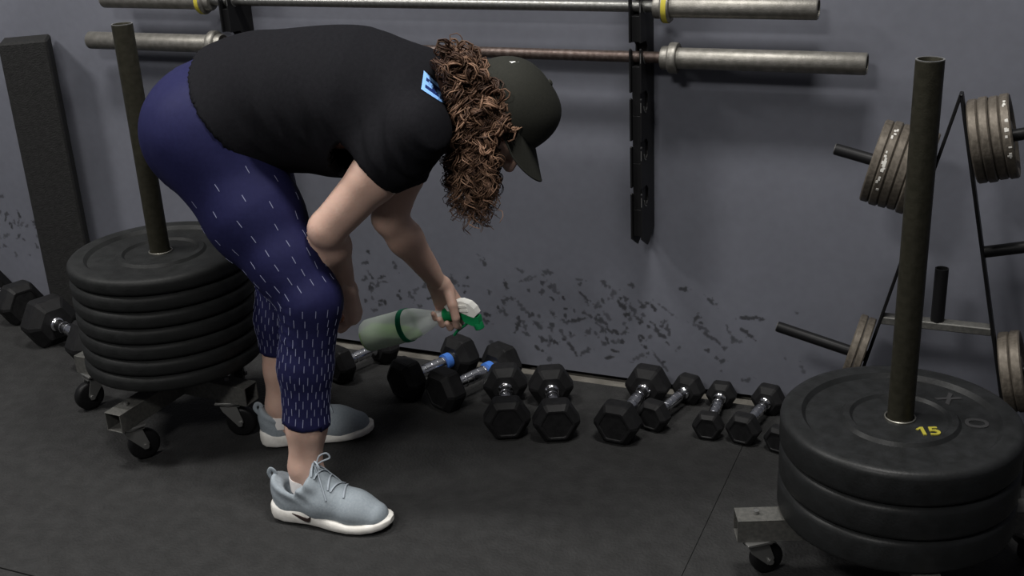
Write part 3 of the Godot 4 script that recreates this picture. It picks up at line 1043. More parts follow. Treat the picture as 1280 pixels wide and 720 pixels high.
func leg_bones(F: Field, g: float) -> void:
	var m1 := NH.lerp(NK, 0.48) + Vector3(-0.006, -0.004, 0)
	var m2 := NH.lerp(NK, 0.76)
	F.bone(NH, m1, 0.124 + g, 0.100 + g, 0.03, LAT, 0.88)
	F.bone(m1, m2, 0.100 + g, 0.074 + g, 0.03, LAT, 0.92)
	F.bone(m2, NK, 0.074 + g, 0.063 + g, 0.03)
	var c1 := NK.lerp(NA, 0.38) + Vector3(-0.008, 0, 0)
	F.bone(NK + Vector3(0.002, 0, 0), c1, 0.062 + g, 0.0545 + g, 0.02)
	F.bone(c1, NK.lerp(NA, 0.74), 0.0545 + g, 0.045 + g, 0.02)
	F.bone(NK.lerp(NA, 0.74), NA, 0.045 + g, 0.036 + g, 0.02)
	F.bone(FH, FH.lerp(FK, 0.5), 0.115 + g, 0.092 + g, 0.03, LAT, 0.88)
	F.bone(FH.lerp(FK, 0.5), FK, 0.092 + g, 0.060 + g, 0.03)
	var c2 := FK.lerp(FA, 0.38) + Vector3(-0.010, 0, 0)
	F.bone(FK, c2, 0.058 + g, 0.051 + g, 0.02)
	F.bone(c2, FK.lerp(FA, 0.74), 0.051 + g, 0.041 + g, 0.02)
	F.bone(FK.lerp(FA, 0.74), FA, 0.041 + g, 0.034 + g, 0.02)

func pelvis_bones(F: Field, g: float) -> void:
	F.bone(Vector3(-0.243, 0.856, 0.67), Vector3(-0.15, 0.888, 0.66), 0.128 + g, 0.120 + g, 0.04, LAT, 1.22)
	F.bone(Vector3(-0.212, 0.842, 0.735), NH, 0.122 + g, 0.11 + g, 0.05)
	F.bone(Vector3(-0.290, 0.842, 0.60), FH, 0.115 + g, 0.10 + g, 0.05)

func torso_bones(F: Field, g: float) -> void:
	F.bone(Vector3(-0.17, 0.885, 0.66), Vector3(-0.095, 0.904, 0.65), 0.124 + g, 0.122 + g, 0.05, LAT, 1.18)
	F.bone(Vector3(-0.095, 0.904, 0.65), Vector3(0.03, 0.911, 0.635), 0.122 + g, 0.123 + g, 0.05, LAT, 1.14)
	F.bone(Vector3(0.03, 0.911, 0.635), Vector3(0.12, 0.909, 0.62), 0.123 + g, 0.124 + g, 0.05, LAT, 1.16)
	F.bone(Vector3(0.12, 0.909, 0.62), Vector3(0.21, 0.895, 0.605), 0.124 + g, 0.102 + g, 0.05, LAT, 1.2)
	F.bone(Vector3(0.21, 0.915, 0.60), NB + Vector3(-0.02, 0, 0), 0.09 + g, 0.058 + g, 0.05)
	F.bone(Vector3(0.22, 0.905, 0.62), SHN, 0.085 + g, 0.054 + g, 0.05)
	F.bone(Vector3(0.20, 0.885, 0.58), SHF, 0.085 + g, 0.054 + g, 0.05)

func arm_bones(F: Field, g: float) -> void:
	F.bone(SHN, SHN.lerp(ELN, 0.45), 0.054 + g, 0.050 + g, 0.02)
	F.bone(SHN.lerp(ELN, 0.45), ELN, 0.050 + g, 0.041 + g, 0.02)
	F.bone(ELN, ELN.lerp(WRN, 0.3), 0.0395 + g, 0.037 + g, 0.012)
	F.bone(ELN.lerp(WRN, 0.3), WRN, 0.037 + g, 0.0225 + g, 0.02)
	F.bone(SHF, SHF.lerp(ELF, 0.5), 0.054 + g, 0.049 + g, 0.02)
	F.bone(SHF.lerp(ELF, 0.5), ELF, 0.049 + g, 0.042 + g, 0.02)
	F.bone(ELF, ELF.lerp(WRF, 0.32), 0.041 + g, 0.041 + g, 0.015)
	F.bone(ELF.lerp(WRF, 0.32), WRF, 0.041 + g, 0.025 + g, 0.02)

# a hand: W wrist, d along the fingers, n out of the palm, t towards the thumb; curls for each finger joint
func hand(mb: MB, W: Vector3, back: Vector3, d: Vector3, n: Vector3, curl: Array, thumb: Array, spread := 0.08) -> void:
	d = d.normalized()
	n = (n - d * n.dot(d)).normalized()
	var t: Vector3 = thumb[0]
	t = (t - d * t.dot(d) - n * t.dot(n)).normalized()
	var F := Field.new(W - Vector3.ONE * 0.15, W + Vector3.ONE * 0.15, 0.0032)
	F.bone(W + back * 0.035, W + d * 0.012, 0.0265, 0.0235, 0.01, n, 0.82)
	var off := [0.029, 0.0095, -0.010, -0.0275]
	var len := [[0.041, 0.025, 0.019], [0.045, 0.029, 0.020], [0.042, 0.027, 0.020], [0.034, 0.020, 0.017]]
	var rad := [0.0095, 0.0098, 0.0093, 0.0083]
	var reach := [0.082, 0.086, 0.082, 0.074]
	for k in 4:
		var root: Vector3 = W + d * reach[k] + t * off[k]
		F.bone(W + d * 0.012 + t * off[k] * 0.45, root, 0.018, 0.0125, 0.014)
		var p := root
		var a := 0.0
		var dir0: Vector3 = (d + t * off[k] * spread * 12.0).normalized()
		for j in 3:
			a += curl[k][j]
			var dir: Vector3 = dir0 * cos(a) + n * sin(a)
			var q: Vector3 = p + dir * len[k][j]
			F.bone(p, q, rad[k] * (1.0 - 0.07 * j), rad[k] * (0.95 - 0.07 * j), 0.0045)
			p = q
	# thumb leaves the side of the palm near its base
	var tp := W + d * 0.026 + t * 0.021 + n * 0.006
	var r0 := 0.0145
	for j in 3:
		var dir: Vector3 = (d * thumb[1][j].x + t * thumb[1][j].y + n * thumb[1][j].z).normalized()
		var q: Vector3 = tp + dir * [0.042, 0.033, 0.026][j]
		F.bone(tp, q, r0, r0 - 0.002, 0.008 if j == 0 else 0.004)
		r0 -= 0.0022
		tp = q
	F.net(mb)

func person() -> void:
	hl = Vector3(0.30, 0.17, 0.90).normalized()
	hf = Vector3(0.46, -0.88, 0.0)
	hf = (hf - hl * hf.dot(hl)).normalized()
	hu = hl.cross(hf)
	var who := thing("person", "bent-over person in black t-shirt, navy capri leggings and dark cap, spraying the dumbbells", "person", PB)
	# ---- body: one continuous skin mesh
	var bm := MB.new()
	var F := Field.new(Vector3(-0.46, 0.02, 0.34), Vector3(0.48, 1.08, 0.96), 0.0115)
	leg_bones(F, -0.001)
	for q in [[NA, Vector3(0.99, 0, -0.12)], [FA, Vector3(0.85, 0, -0.53)]]:
		var a: Vector3 = q[0]
		F.bone(a, a + q[1] * 0.02 - Vector3(0, 0.05, 0), 0.036, 0.034, 0.02)
		F.bone(a - Vector3(0, 0.055, 0) + q[1] * 0.02, a + q[1] * 0.14 - Vector3(0, 0.078, 0), 0.034, 0.02, 0.03)
	pelvis_bones(F, -0.03)
	torso_bones(F, -0.03)
	arm_bones(F, 0.0)
	F.bone(NB - Vector3(0.03, 0.01, 0), head_at(-0.02, -0.04, 0.0), 0.056, 0.05, 0.03)
	F.net(bm)
	# head on a finer grid
	var G := Field.new(HC - Vector3.ONE * 0.16, HC + Vector3.ONE * 0.16, 0.005)
	G.bone(head_at(-0.026, 0.020, 0), head_at(0.022, 0.024, 0), 0.074, 0.072, 0.03, hl, 0.88)
	G.bone(head_at(0.03, 0.0, 0), head_at(0.045, -0.05, 0), 0.058, 0.046, 0.03, hl, 0.95)
	G.bone(head_at(0.02, -0.06, 0), head_at(0.068, -0.094, 0), 0.044, 0.022, 0.025, hl, 1.1)
	for sd in [-1.0, 1.0]:
		G.bone(head_at(0.082, 0.018, sd * 0.012), head_at(0.072, 0.02, sd * 0.042), 0.013, 0.012, 0.012)
		G.bone(head_at(0.098, 0.0, sd * 0.031), head_at(0.096, 0.0, sd * 0.036), 0.011, 0.010, 0.01, Vector3.ZERO, 1.0, 1)
		G.bone(head_at(0.068, -0.03, sd * 0.040), head_at(0.055, -0.02, sd * 0.05), 0.018, 0.014, 0.02)
		G.bone(head_at(-0.004, 0.008, sd * 0.073), head_at(0.002, -0.026, sd * 0.071), 0.018, 0.010, 0.006, hl, 0.45)
	G.bone(head_at(0.094, 0.004, 0), head_at(0.112, -0.032, 0), 0.008, 0.0115, 0.012)
	G.bone(head_at(0.100, -0.036, -0.010), head_at(0.100, -0.036, 0.010), 0.009, 0.009, 0.008)
	G.bone(head_at(0.094, -0.058, -0.016), head_at(0.094, -0.058, 0.016), 0.008, 0.008, 0.006)
	G.bone(head_at(0.091, -0.071, -0.013), head_at(0.091, -0.071, 0.013), 0.008, 0.008, 0.005)
	G.bone(head_at(-0.035, -0.06, 0), head_at(-0.03, -0.13, 0), 0.05, 0.052, 0.03)
	G.net(bm)
	# near hand: a loose fist beside the knee; far hand: closed round the bottle's neck
	var dn := (WRN - ELN).normalized()
	hand(bm, WRN, -dn, Vector3(0.10, -0.97, -0.12), Vector3(-0.85, 0.0, 0.25), [[0.9, 1.5, 0.8], [1.0, 1.5, 0.8], [1.05, 1.5, 0.8], [1.1, 1.4, 0.8]], [Vector3(-0.2, 0, -1.0), [Vector3(0.8, 0.5, 0.5), Vector3(0.8, -0.1, 0.7), Vector3(0.6, -0.6, 0.6)]])
	var df := (WRF - ELF).normalized()
	hand(bm, WRF, -df, Vector3(0.12, -0.93, -0.42), Vector3(0.1, -0.3, 0.95), [[0.55, 1.1, 0.9], [0.7, 1.25, 1.0], [0.75, 1.3, 1.0], [0.8, 1.3, 1.0]], [Vector3(0.94, 0.34, -0.04), [Vector3(0.55, 0.35, 0.85), Vector3(0.85, 0.1, 0.5), Vector3(0.9, -0.2, 0.15)]])
	part("body", bm, M.skin, who, -PB)
	for sd in [-1.0, 1.0]:
		var e := MB.new()
		e.lathe([Vector2(0, -0.011), Vector2(0.0055, -0.0095), Vector2(0.0095, -0.0055), Vector2(0.011, 0), Vector2(0.0095, 0.0055), Vector2(0.0055, 0.0095), Vector2(0, 0.011)], Transform3D(axis_to(hf), head_at(0.083, 0.0, sd * 0.031)), 14)
		part("eye", e, M.white, who, -PB)
	leggings(who)
	shirt(who)
	cap(who)
	hair(who)
	shoe(who, Vector3(-0.045, 0, 0.884), Vector3(0.993, 0, -0.118), 1.0, NA)
	shoe(who, Vector3(-0.262, 0, 0.620), Vector3(0.846, 0, -0.533), -1.0, FA)

func leggings(who: Node3D) -> void:
	var F := Field.new(Vector3(-0.46, 0.16, 0.40), Vector3(0.16, 1.06, 0.95), 0.0095)
	leg_bones(F, 0.0045)
	pelvis_bones(F, 0.004)
	F.cut(NK.lerp(NA, 0.73), NA - NK, 0.16)
	F.cut(FK.lerp(FA, 0.62), FA - FK, 0.14)
	F.cut(Vector3(-0.06, 0.95, 0.66), Vector3(0.93, 0.3, -0.2), 0.30)
	# creases behind and beside the knee
	var nz := FastNoiseLite.new()
	nz.seed = 5
	nz.frequency = 9.0
	F.push(func(p: Vector3) -> float:
		var k := exp(-pow((p.y - 0.46) / 0.05, 2.0)) if p.x < 0.05 else 0.0
		return k * 0.0028 * sin(p.y * 260.0 + p.x * 90.0) + 0.0010 * nz.get_noise_3d(p.x, p.y * 2.2, p.z))
	var mb := MB.new()
	F.net(mb)
	var lg := part("leggings", mb, M.leggings, who, -PB)
	# printed dashes, sparse on the thigh, dense on the calf
	var rng := RandomNumberGenerator.new()
	rng.seed = 9
	var ds := MB.new()
	for leg in [[NH, NK, NA, 0.73], [FH, FK, FA, 0.62]]:
		var t := 0.30
		var row := 0
		while t < 1.0 + leg[3] - 0.03:
			var on_calf: bool = t > 1.0
			var c: Vector3 = (leg[0] as Vector3).lerp(leg[1], t) if not on_calf else (leg[1] as Vector3).lerp(leg[2], t - 1.0)
			var ax: Vector3 = ((leg[1] - leg[0]) if not on_calf else (leg[2] - leg[1])).normalized()
			var u := ax.cross(LAT).normalized()
			var w := u.cross(ax).normalized()
			var dense := clampf((t - 0.45) / 0.75, 0.0, 1.0)
			var count := int(lerpf(8.0, 19.0, dense))
			for k in count:
				var a := TAU * (k + 0.5 * (row % 2) + rng.randf_range(-0.06, 0.06)) / count
				var dir := u * cos(a) + w * sin(a)
				var ln := rng.randf_range(0.0075, 0.0095)
				var jit := ax * rng.randf_range(-0.004, 0.004)
				var ok := true
				var pts := []
				for j in 3:
					var h := F.hit(c + jit + ax * ln * (j - 1) + dir * 0.19, -dir, 0.19)
					if h == Vector3.INF:
						ok = false
						break
					pts.append(h)
				if not ok or (pts[0] as Vector3).distance_to(pts[2]) > 0.024:
					continue
				if t < 0.45 and F.grad(pts[1]).dot(dir) < 0.6:
					continue
				ds.tube(pts, [0.0008, 0.0010, 0.0008], 5, 0.5, F.grad(pts[1]))
			t += lerpf(0.105, 0.052, dense)
			row += 1
	part("dash_print", ds, M.dash, lg).set_meta("kind", "stuff")

func shirt(who: Node3D) -> void:
	var F := Field.new(Vector3(-0.30, 0.66, 0.36), Vector3(0.40, 1.09, 0.86), 0.007)
	torso_bones(F, 0.015)
	pelvis_bones(F, 0.016)
	# cloth hanging below the belly
	F.bone(Vector3(-0.09, 0.84, 0.655), Vector3(0.10, 0.835, 0.625), 0.072, 0.07, 0.05, LAT, 1.7)
	var sn := (ELN - SHN).normalized()
	var sf := (ELF - SHF).normalized()
	F.bone(SHN, SHN + sn * 0.15, 0.066, 0.0575, 0.03)
	F.bone(SHF, SHF + sf * 0.15, 0.064, 0.057, 0.03)
	F.bone(Vector3(0.16, 0.86, 0.70), SHN + sn * 0.06, 0.07, 0.05, 0.05)
	F.bone(Vector3(0.09, 0.83, 0.68), SHN + sn * 0.05, 0.062, 0.045, 0.04)
	F.bone(Vector3(0.10, 0.795, 0.62), Vector3(0.16, 0.80, 0.66), 0.04, 0.04, 0.04)
	F.cut(SHN + sn * 0.118, sn, 0.10)
	F.cut(SHF + sf * 0.125, sf, 0.09)
	F.cut(Vector3(-0.132, 0.885, 0.66), Vector3(-0.80, -0.58, 0.10), 0.40)
	F.cut(NB + Vector3(0.03, 0.012, 0), Vector3(0.97, 0.25, -0.05), 0.10)
	var nz := FastNoiseLite.new()
	nz.seed = 15
	nz.frequency = 1.0
	nz.fractal_octaves = 2
	F.push(func(p: Vector3) -> float:
		var low := clampf((1.0 - p.y) / 0.2, 0.0, 1.0)
		var hem := (p - Vector3(-0.132, 0.885, 0.66)).dot(Vector3(0.80, 0.58, -0.10))
		var cuff := minf((SHN + sn * 0.118 - p).dot(sn) + maxf(p.distance_to(SHN + sn * 0.118) - 0.08, 0.0), 0.05)
		var s := p.x * 17.0 + (p.y - 0.9) * 6.0 + p.z * 4.0
		return 0.011 * low * clampf((hem - 0.008) / 0.05, 0.0, 1.0) * clampf((cuff - 0.006) / 0.035, 0.0, 1.0) * nz.get_noise_2d(s * 1.2, p.y * 3.0 + p.z * 3.0))
	var mb := MB.new()
	F.net(mb)
	var sh := part("t_shirt", mb, M.shirt, who, -PB)
	# blue print behind the near shoulder: a frame round two dark bars
	var q := [Vector3(0.312, 0.991, 0.69), Vector3(0.36, 0.946, 0.69), Vector3(0.358, 0.927, 0.70), Vector3(0.312, 0.954, 0.70)]
	var eye := Vector3(0.35, 0.22, 0.85).normalized()
	var put := func(u0: float, u1: float, v0: float, v1: float, lift: float, m: MB) -> void:
		var nu := 8
		var nv := 4
		var g := []
		for j in nv + 1:
			for i in nu + 1:
				var u := lerpf(u0, u1, float(i) / nu)
				var v := lerpf(v0, v1, float(j) / nv)
				var p: Vector3 = (q[0] as Vector3).lerp(q[1], u).lerp((q[3] as Vector3).lerp(q[2], u), v)
				var h := F.hit(p + eye * 0.12, -eye, 0.3)
				g.append(p if h == Vector3.INF else h + F.grad(h) * lift)
		for j in nv:
			for i in nu:
				var k := j * (nu + 1) + i
				m.quad(g[k], g[k + 1], g[k + nu + 2], g[k + nu + 1], eye)
	var pb := MB.new()
	put.call(0.0, 1.0, 0.0, 1.0, 0.0012, pb)
	part("blue_print", pb, M.print_blue, sh)
	var pd := MB.new()
	put.call(0.14, 0.86, 0.22, 0.40, 0.0018, pd)
	put.call(0.14, 0.90, 0.62, 0.80, 0.0018, pd)
	put.call(0.42, 0.54, 0.40, 0.62, 0.0018, pd)
	part("dark_figure", pd, M.print_dark, sh)

func cap(who: Node3D) -> void:
	var rf := 0.106
	var rl := 0.089
	var ru := 0.104
	var at := func(f: float, u: float, l: float) -> Vector3:
		# rim plane leans a little: front higher on the brow
		return head_at(f - 0.004, u + 0.022 + f * 0.12, l)
	var mb := MB.new()
	var rows := 14
	var segs := 48
	var base := 0
	for j in rows + 2:
		for i in segs:
			var a := TAU * i / segs
			var e := (j - 2) * (PI / 2 - 0.02) / (rows - 1)
			var k := 1.0
			var up := 0.0
			if j == 0:
				k = 0.955
				e = 0.0
				up = 0.006
			elif j == 1:
				k = 0.985
				e = 0.0
				up = -0.003
			var seam := 1.0 - 0.006 * exp(-pow(fmod(a + PI / 6.0, PI / 3.0) - PI / 6.0, 2.0) * 300.0) if j > 2 else 1.0
			var ce := pow(cos(e), 0.72) * k * seam
			var nrm := (hf * cos(a) * cos(e) / rf + hl * sin(a) * cos(e) / rl + hu * sin(e) / ru).normalized()
			if j == 0:
				nrm = -nrm
			mb.add(at.call(rf * cos(a) * ce, ru * sin(e) + up, rl * sin(a) * ce), nrm)
	for j in rows + 1:
		for i in segs:
			var p := base + j * segs + i
			var q := base + j * segs + (i + 1) % segs
			mb.face(p, q, q + segs)
			mb.face(p, q + segs, p + segs)
	var crown := part("baseball_cap", mb, M.cap, who, -PB)
	var br := MB.new()
	var nu := 20
	var nv := 8
	for side in 2:
		var b0 := br.v.size()
		for j in nv + 1:
			for i in nu + 1:
				var s := -1.0 + 2.0 * i / nu
				var t := float(j) / nv
				var a := s * 1.12
				var ext := 0.068 * sqrt(maxf(1.0 - pow(absf(s), 4.0), 0.0)) * t
				var f := rf * cos(a) * 0.985 + ext
				var l := rl * sin(a) * (0.985 - 0.03 * t)
				var u := -0.030 * s * s * t - ext * 0.42 - (0.0032 if side == 1 else 0.0) + 0.002
				br.add(at.call(f, u, l), (hu if side == 0 else -hu))
		for j in nv:
			for i in nu:
				var k := b0 + j * (nu + 1) + i
				br.face(k, k + 1, k + nu + 2)
				br.face(k, k + nu + 2, k + nu + 1)
	var rim := []
	for i in nu + 1:
		var k := nv * (nu + 1) + i
		rim.append((br.v[k] + br.v[k + (nv + 1) * (nu + 1)]) / 2)
	br.tube(rim, [0.0022], 6)
	part("brim", br, M.cap, crown)
	var bt := MB.new()
	bt.lathe([Vector2(0, -0.003), Vector2(0.008, -0.003), Vector2(0.0075, 0.001), Vector2(0.004, 0.0035), Vector2(0, 0.004)], Transform3D(axis_to(hu), at.call(0, ru + 0.001, 0)), 16)
	part("button", bt, M.cap, crown)
	# small white emblem high on the back
	var em := MB.new()
	for w in [[0.0, 0.0, 0.006], [0.010, 0.002, 0.0075], [0.018, -0.001, 0.005]]:
		var dirv := (hf * -0.074 + hu * 0.046 + hl * 0.034).normalized()
		var tn := dirv.cross(hl).normalized()
		var p: Vector3 = at.call(0, 0, 0) + dirv * 0.0985 + tn * w[0] + hl * w[1]
		var poly := PackedVector2Array()
		for k in 8:
			var rr: float = w[2] * (1.0 if k % 2 == 0 else 0.6)
			poly.append(Vector2(cos(k * PI / 4), sin(k * PI / 4)) * rr)
		em.prism(poly, 0.004, Transform3D(Basis(tn, dirv.cross(tn), dirv), p))
	part("white_emblem", em, M.white, crown)

func hair(who: Node3D) -> void:
	var rng := RandomNumberGenerator.new()
	rng.seed = 21
	var Z := Vector3(0, 0, 1)
	# guide curves: a root on the rim of the cap, then over the nape and down beside the face (far-side z, near-side z)
	var rims := []
	for a in [3.05, 2.55, 2.1, 1.65, 1.25, 0.95]:
		rims.append(head_at(-0.004 + 0.100 * cos(a), 0.030 + 0.012 * cos(a), 0.084 * sin(a)))
	var guides := [
		[Vector3(0.345, 1.008, 0), Vector3(0.320, 1.006, 0), Vector3(0.344, 0.955, 0), Vector3(0.346, 0.88, 0), Vector3(0.326, 0.79, 0), Vector3(0.330, 0.695, 0)],
		[Vector3(0.362, 0.995, 0), Vector3(0.345, 0.975, 0), Vector3(0.350, 0.935, 0), Vector3(0.350, 0.86, 0), Vector3(0.340, 0.77, 0), Vector3(0.345, 0.668, 0)],
		[Vector3(0.385, 0.968, 0), Vector3(0.368, 0.945, 0), Vector3(0.364, 0.90, 0), Vector3(0.362, 0.84, 0), Vector3(0.360, 0.76, 0), Vector3(0.365, 0.655, 0)],
		[Vector3(0.415, 0.925, 0), Vector3(0.395, 0.905, 0), Vector3(0.386, 0.87, 0), Vector3(0.386, 0.81, 0), Vector3(0.384, 0.74, 0), Vector3(0.388, 0.665, 0)],
		[Vector3(0.428, 0.885, 0), Vector3(0.410, 0.865, 0), Vector3(0.402, 0.835, 0), Vector3(0.402, 0.80, 0), Vector3(0.402, 0.755, 0), Vector3(0.404, 0.695, 0)],
		[Vector3(0.434, 0.864, 0), Vector3(0.420, 0.844, 0), Vector3(0.413, 0.818, 0), Vector3(0.411, 0.787, 0), Vector3(0.411, 0.755, 0), Vector3(0.412, 0.725, 0)]]
	var mb := MB.new()
	mb.tinted = true
	# ringlets: each a handful of strands that coil together
	for n in 125:
		var g := rng.randf_range(0.0, 4.999)
		var i := int(g)
		var fr := g - i
		var zc := rng.randf_range(0.555, 0.672)
		if rng.randf() < 0.4:
			zc = rng.randf_range(0.63, 0.675)
		var bulge := 0.013 * rng.randfn()
		var root: Vector3 = (rims[i] as Vector3).lerp(rims[i + 1], fr)
		root += hl * (zc - 0.672) * (0.25 if rng.randf() < 0.6 else 0.9)
		var key := [root]
		for k in 6:
			var p: Vector3 = (guides[i][k] as Vector3).lerp(guides[i + 1][k], fr)
			var fan := float(k) / 5.0
			var zz := (zc - 0.60) * (0.75 + 0.4 * fan)
			p += Z * (0.60 + zz) + Vector3(zz * 0.34 + bulge * (0.3 + 0.7 * fan) + rng.randfn() * 0.007, rng.randfn() * 0.012, rng.randfn() * 0.006)
			key.append(p)
		var path := smooth(key, 11)
		var ph := rng.randf_range(0, TAU)
		var wl := rng.randf_range(0.030, 0.052)
		var amp := rng.randf_range(0.006, 0.0125)
		var spin := 1.0 if rng.randf() < 0.5 else -1.0
		var b := rng.randf_range(0.0, 1.0)
		for q in 7:
			var m := mini(int(path.size() * rng.randf_range(0.80, 1.04)), path.size())
			var ph2 := ph + rng.randfn() * 0.35
			var off := Vector3(rng.randfn(), rng.randfn() * 0.5, rng.randfn()) * 0.0026
			var am := amp * rng.randf_range(0.75, 1.2)
			if q == 6:
				off *= 2.6
				am *= 1.5
			var pts := []
			var run := 0.0
			for k in m:
				if k > 0:
					run += (path[k] as Vector3).distance_to(path[k - 1])
				var a: float = ph2 + spin * TAU * run / wl
				var tan: Vector3 = (path[mini(k + 1, path.size() - 1)] - path[maxi(k - 1, 0)]).normalized()
				var bx := tan.cross(Vector3(0.3, 0.2, 0.93)).normalized()
				var by := tan.cross(bx)
				var g2 := minf(0.2 + run / 0.035, 1.0)
				pts.append(path[k] + off * g2 + (bx * cos(a) + by * sin(a)) * am * g2)
			var r := rng.randf_range(0.0011, 0.0022)
			var rad := []
			for k in pts.size():
				rad.append(r * (1.0 - 0.7 * pow(float(k) / pts.size(), 3.0)))
			var tb := clampf(b * b + rng.randfn() * 0.12, 0.0, 1.0)
			mb.tint = Color(0.045, 0.025, 0.017).lerp(Color(0.23, 0.135, 0.088), tb)
			mb.tube(pts, rad, 4)
	var hp := part("hair", mb, M.hair, who, -PB)
	var F := Field.new(Vector3(0.26, 0.68, 0.44), Vector3(0.56, 1.04, 0.72), 0.007)
	F.bone(Vector3(0.385, 0.95, 0.60), Vector3(0.335, 0.965, 0.61), 0.025, 0.028, 0.03)
	F.bone(Vector3(0.335, 0.965, 0.61), Vector3(0.335, 0.87, 0.615), 0.026, 0.030, 0.03)
	F.bone(Vector3(0.345, 0.87, 0.615), Vector3(0.352, 0.74, 0.61), 0.034, 0.022, 0.03)
	F.bone(Vector3(0.395, 0.87, 0.62), Vector3(0.388, 0.76, 0.61), 0.026, 0.016, 0.03)
	# hair lying flat on the head under the cap, down to the nape
	F.bone(head_at(-0.045, 0.0, 0.0), head_at(-0.03, -0.045, 0.0), 0.070, 0.058, 0.03, hl, 1.0)
	F.bone(head_at(0.0, 0.012, 0.045), head_at(-0.01, -0.03, 0.045), 0.042, 0.036, 0.03)
	F.bone(head_at(0.0, 0.012, -0.045), head_at(-0.01, -0.03, -0.045), 0.042, 0.036, 0.03)
	var core := MB.new()
	F.net(core)
	part("hair_underlayer", core, M.hair_core, hp)

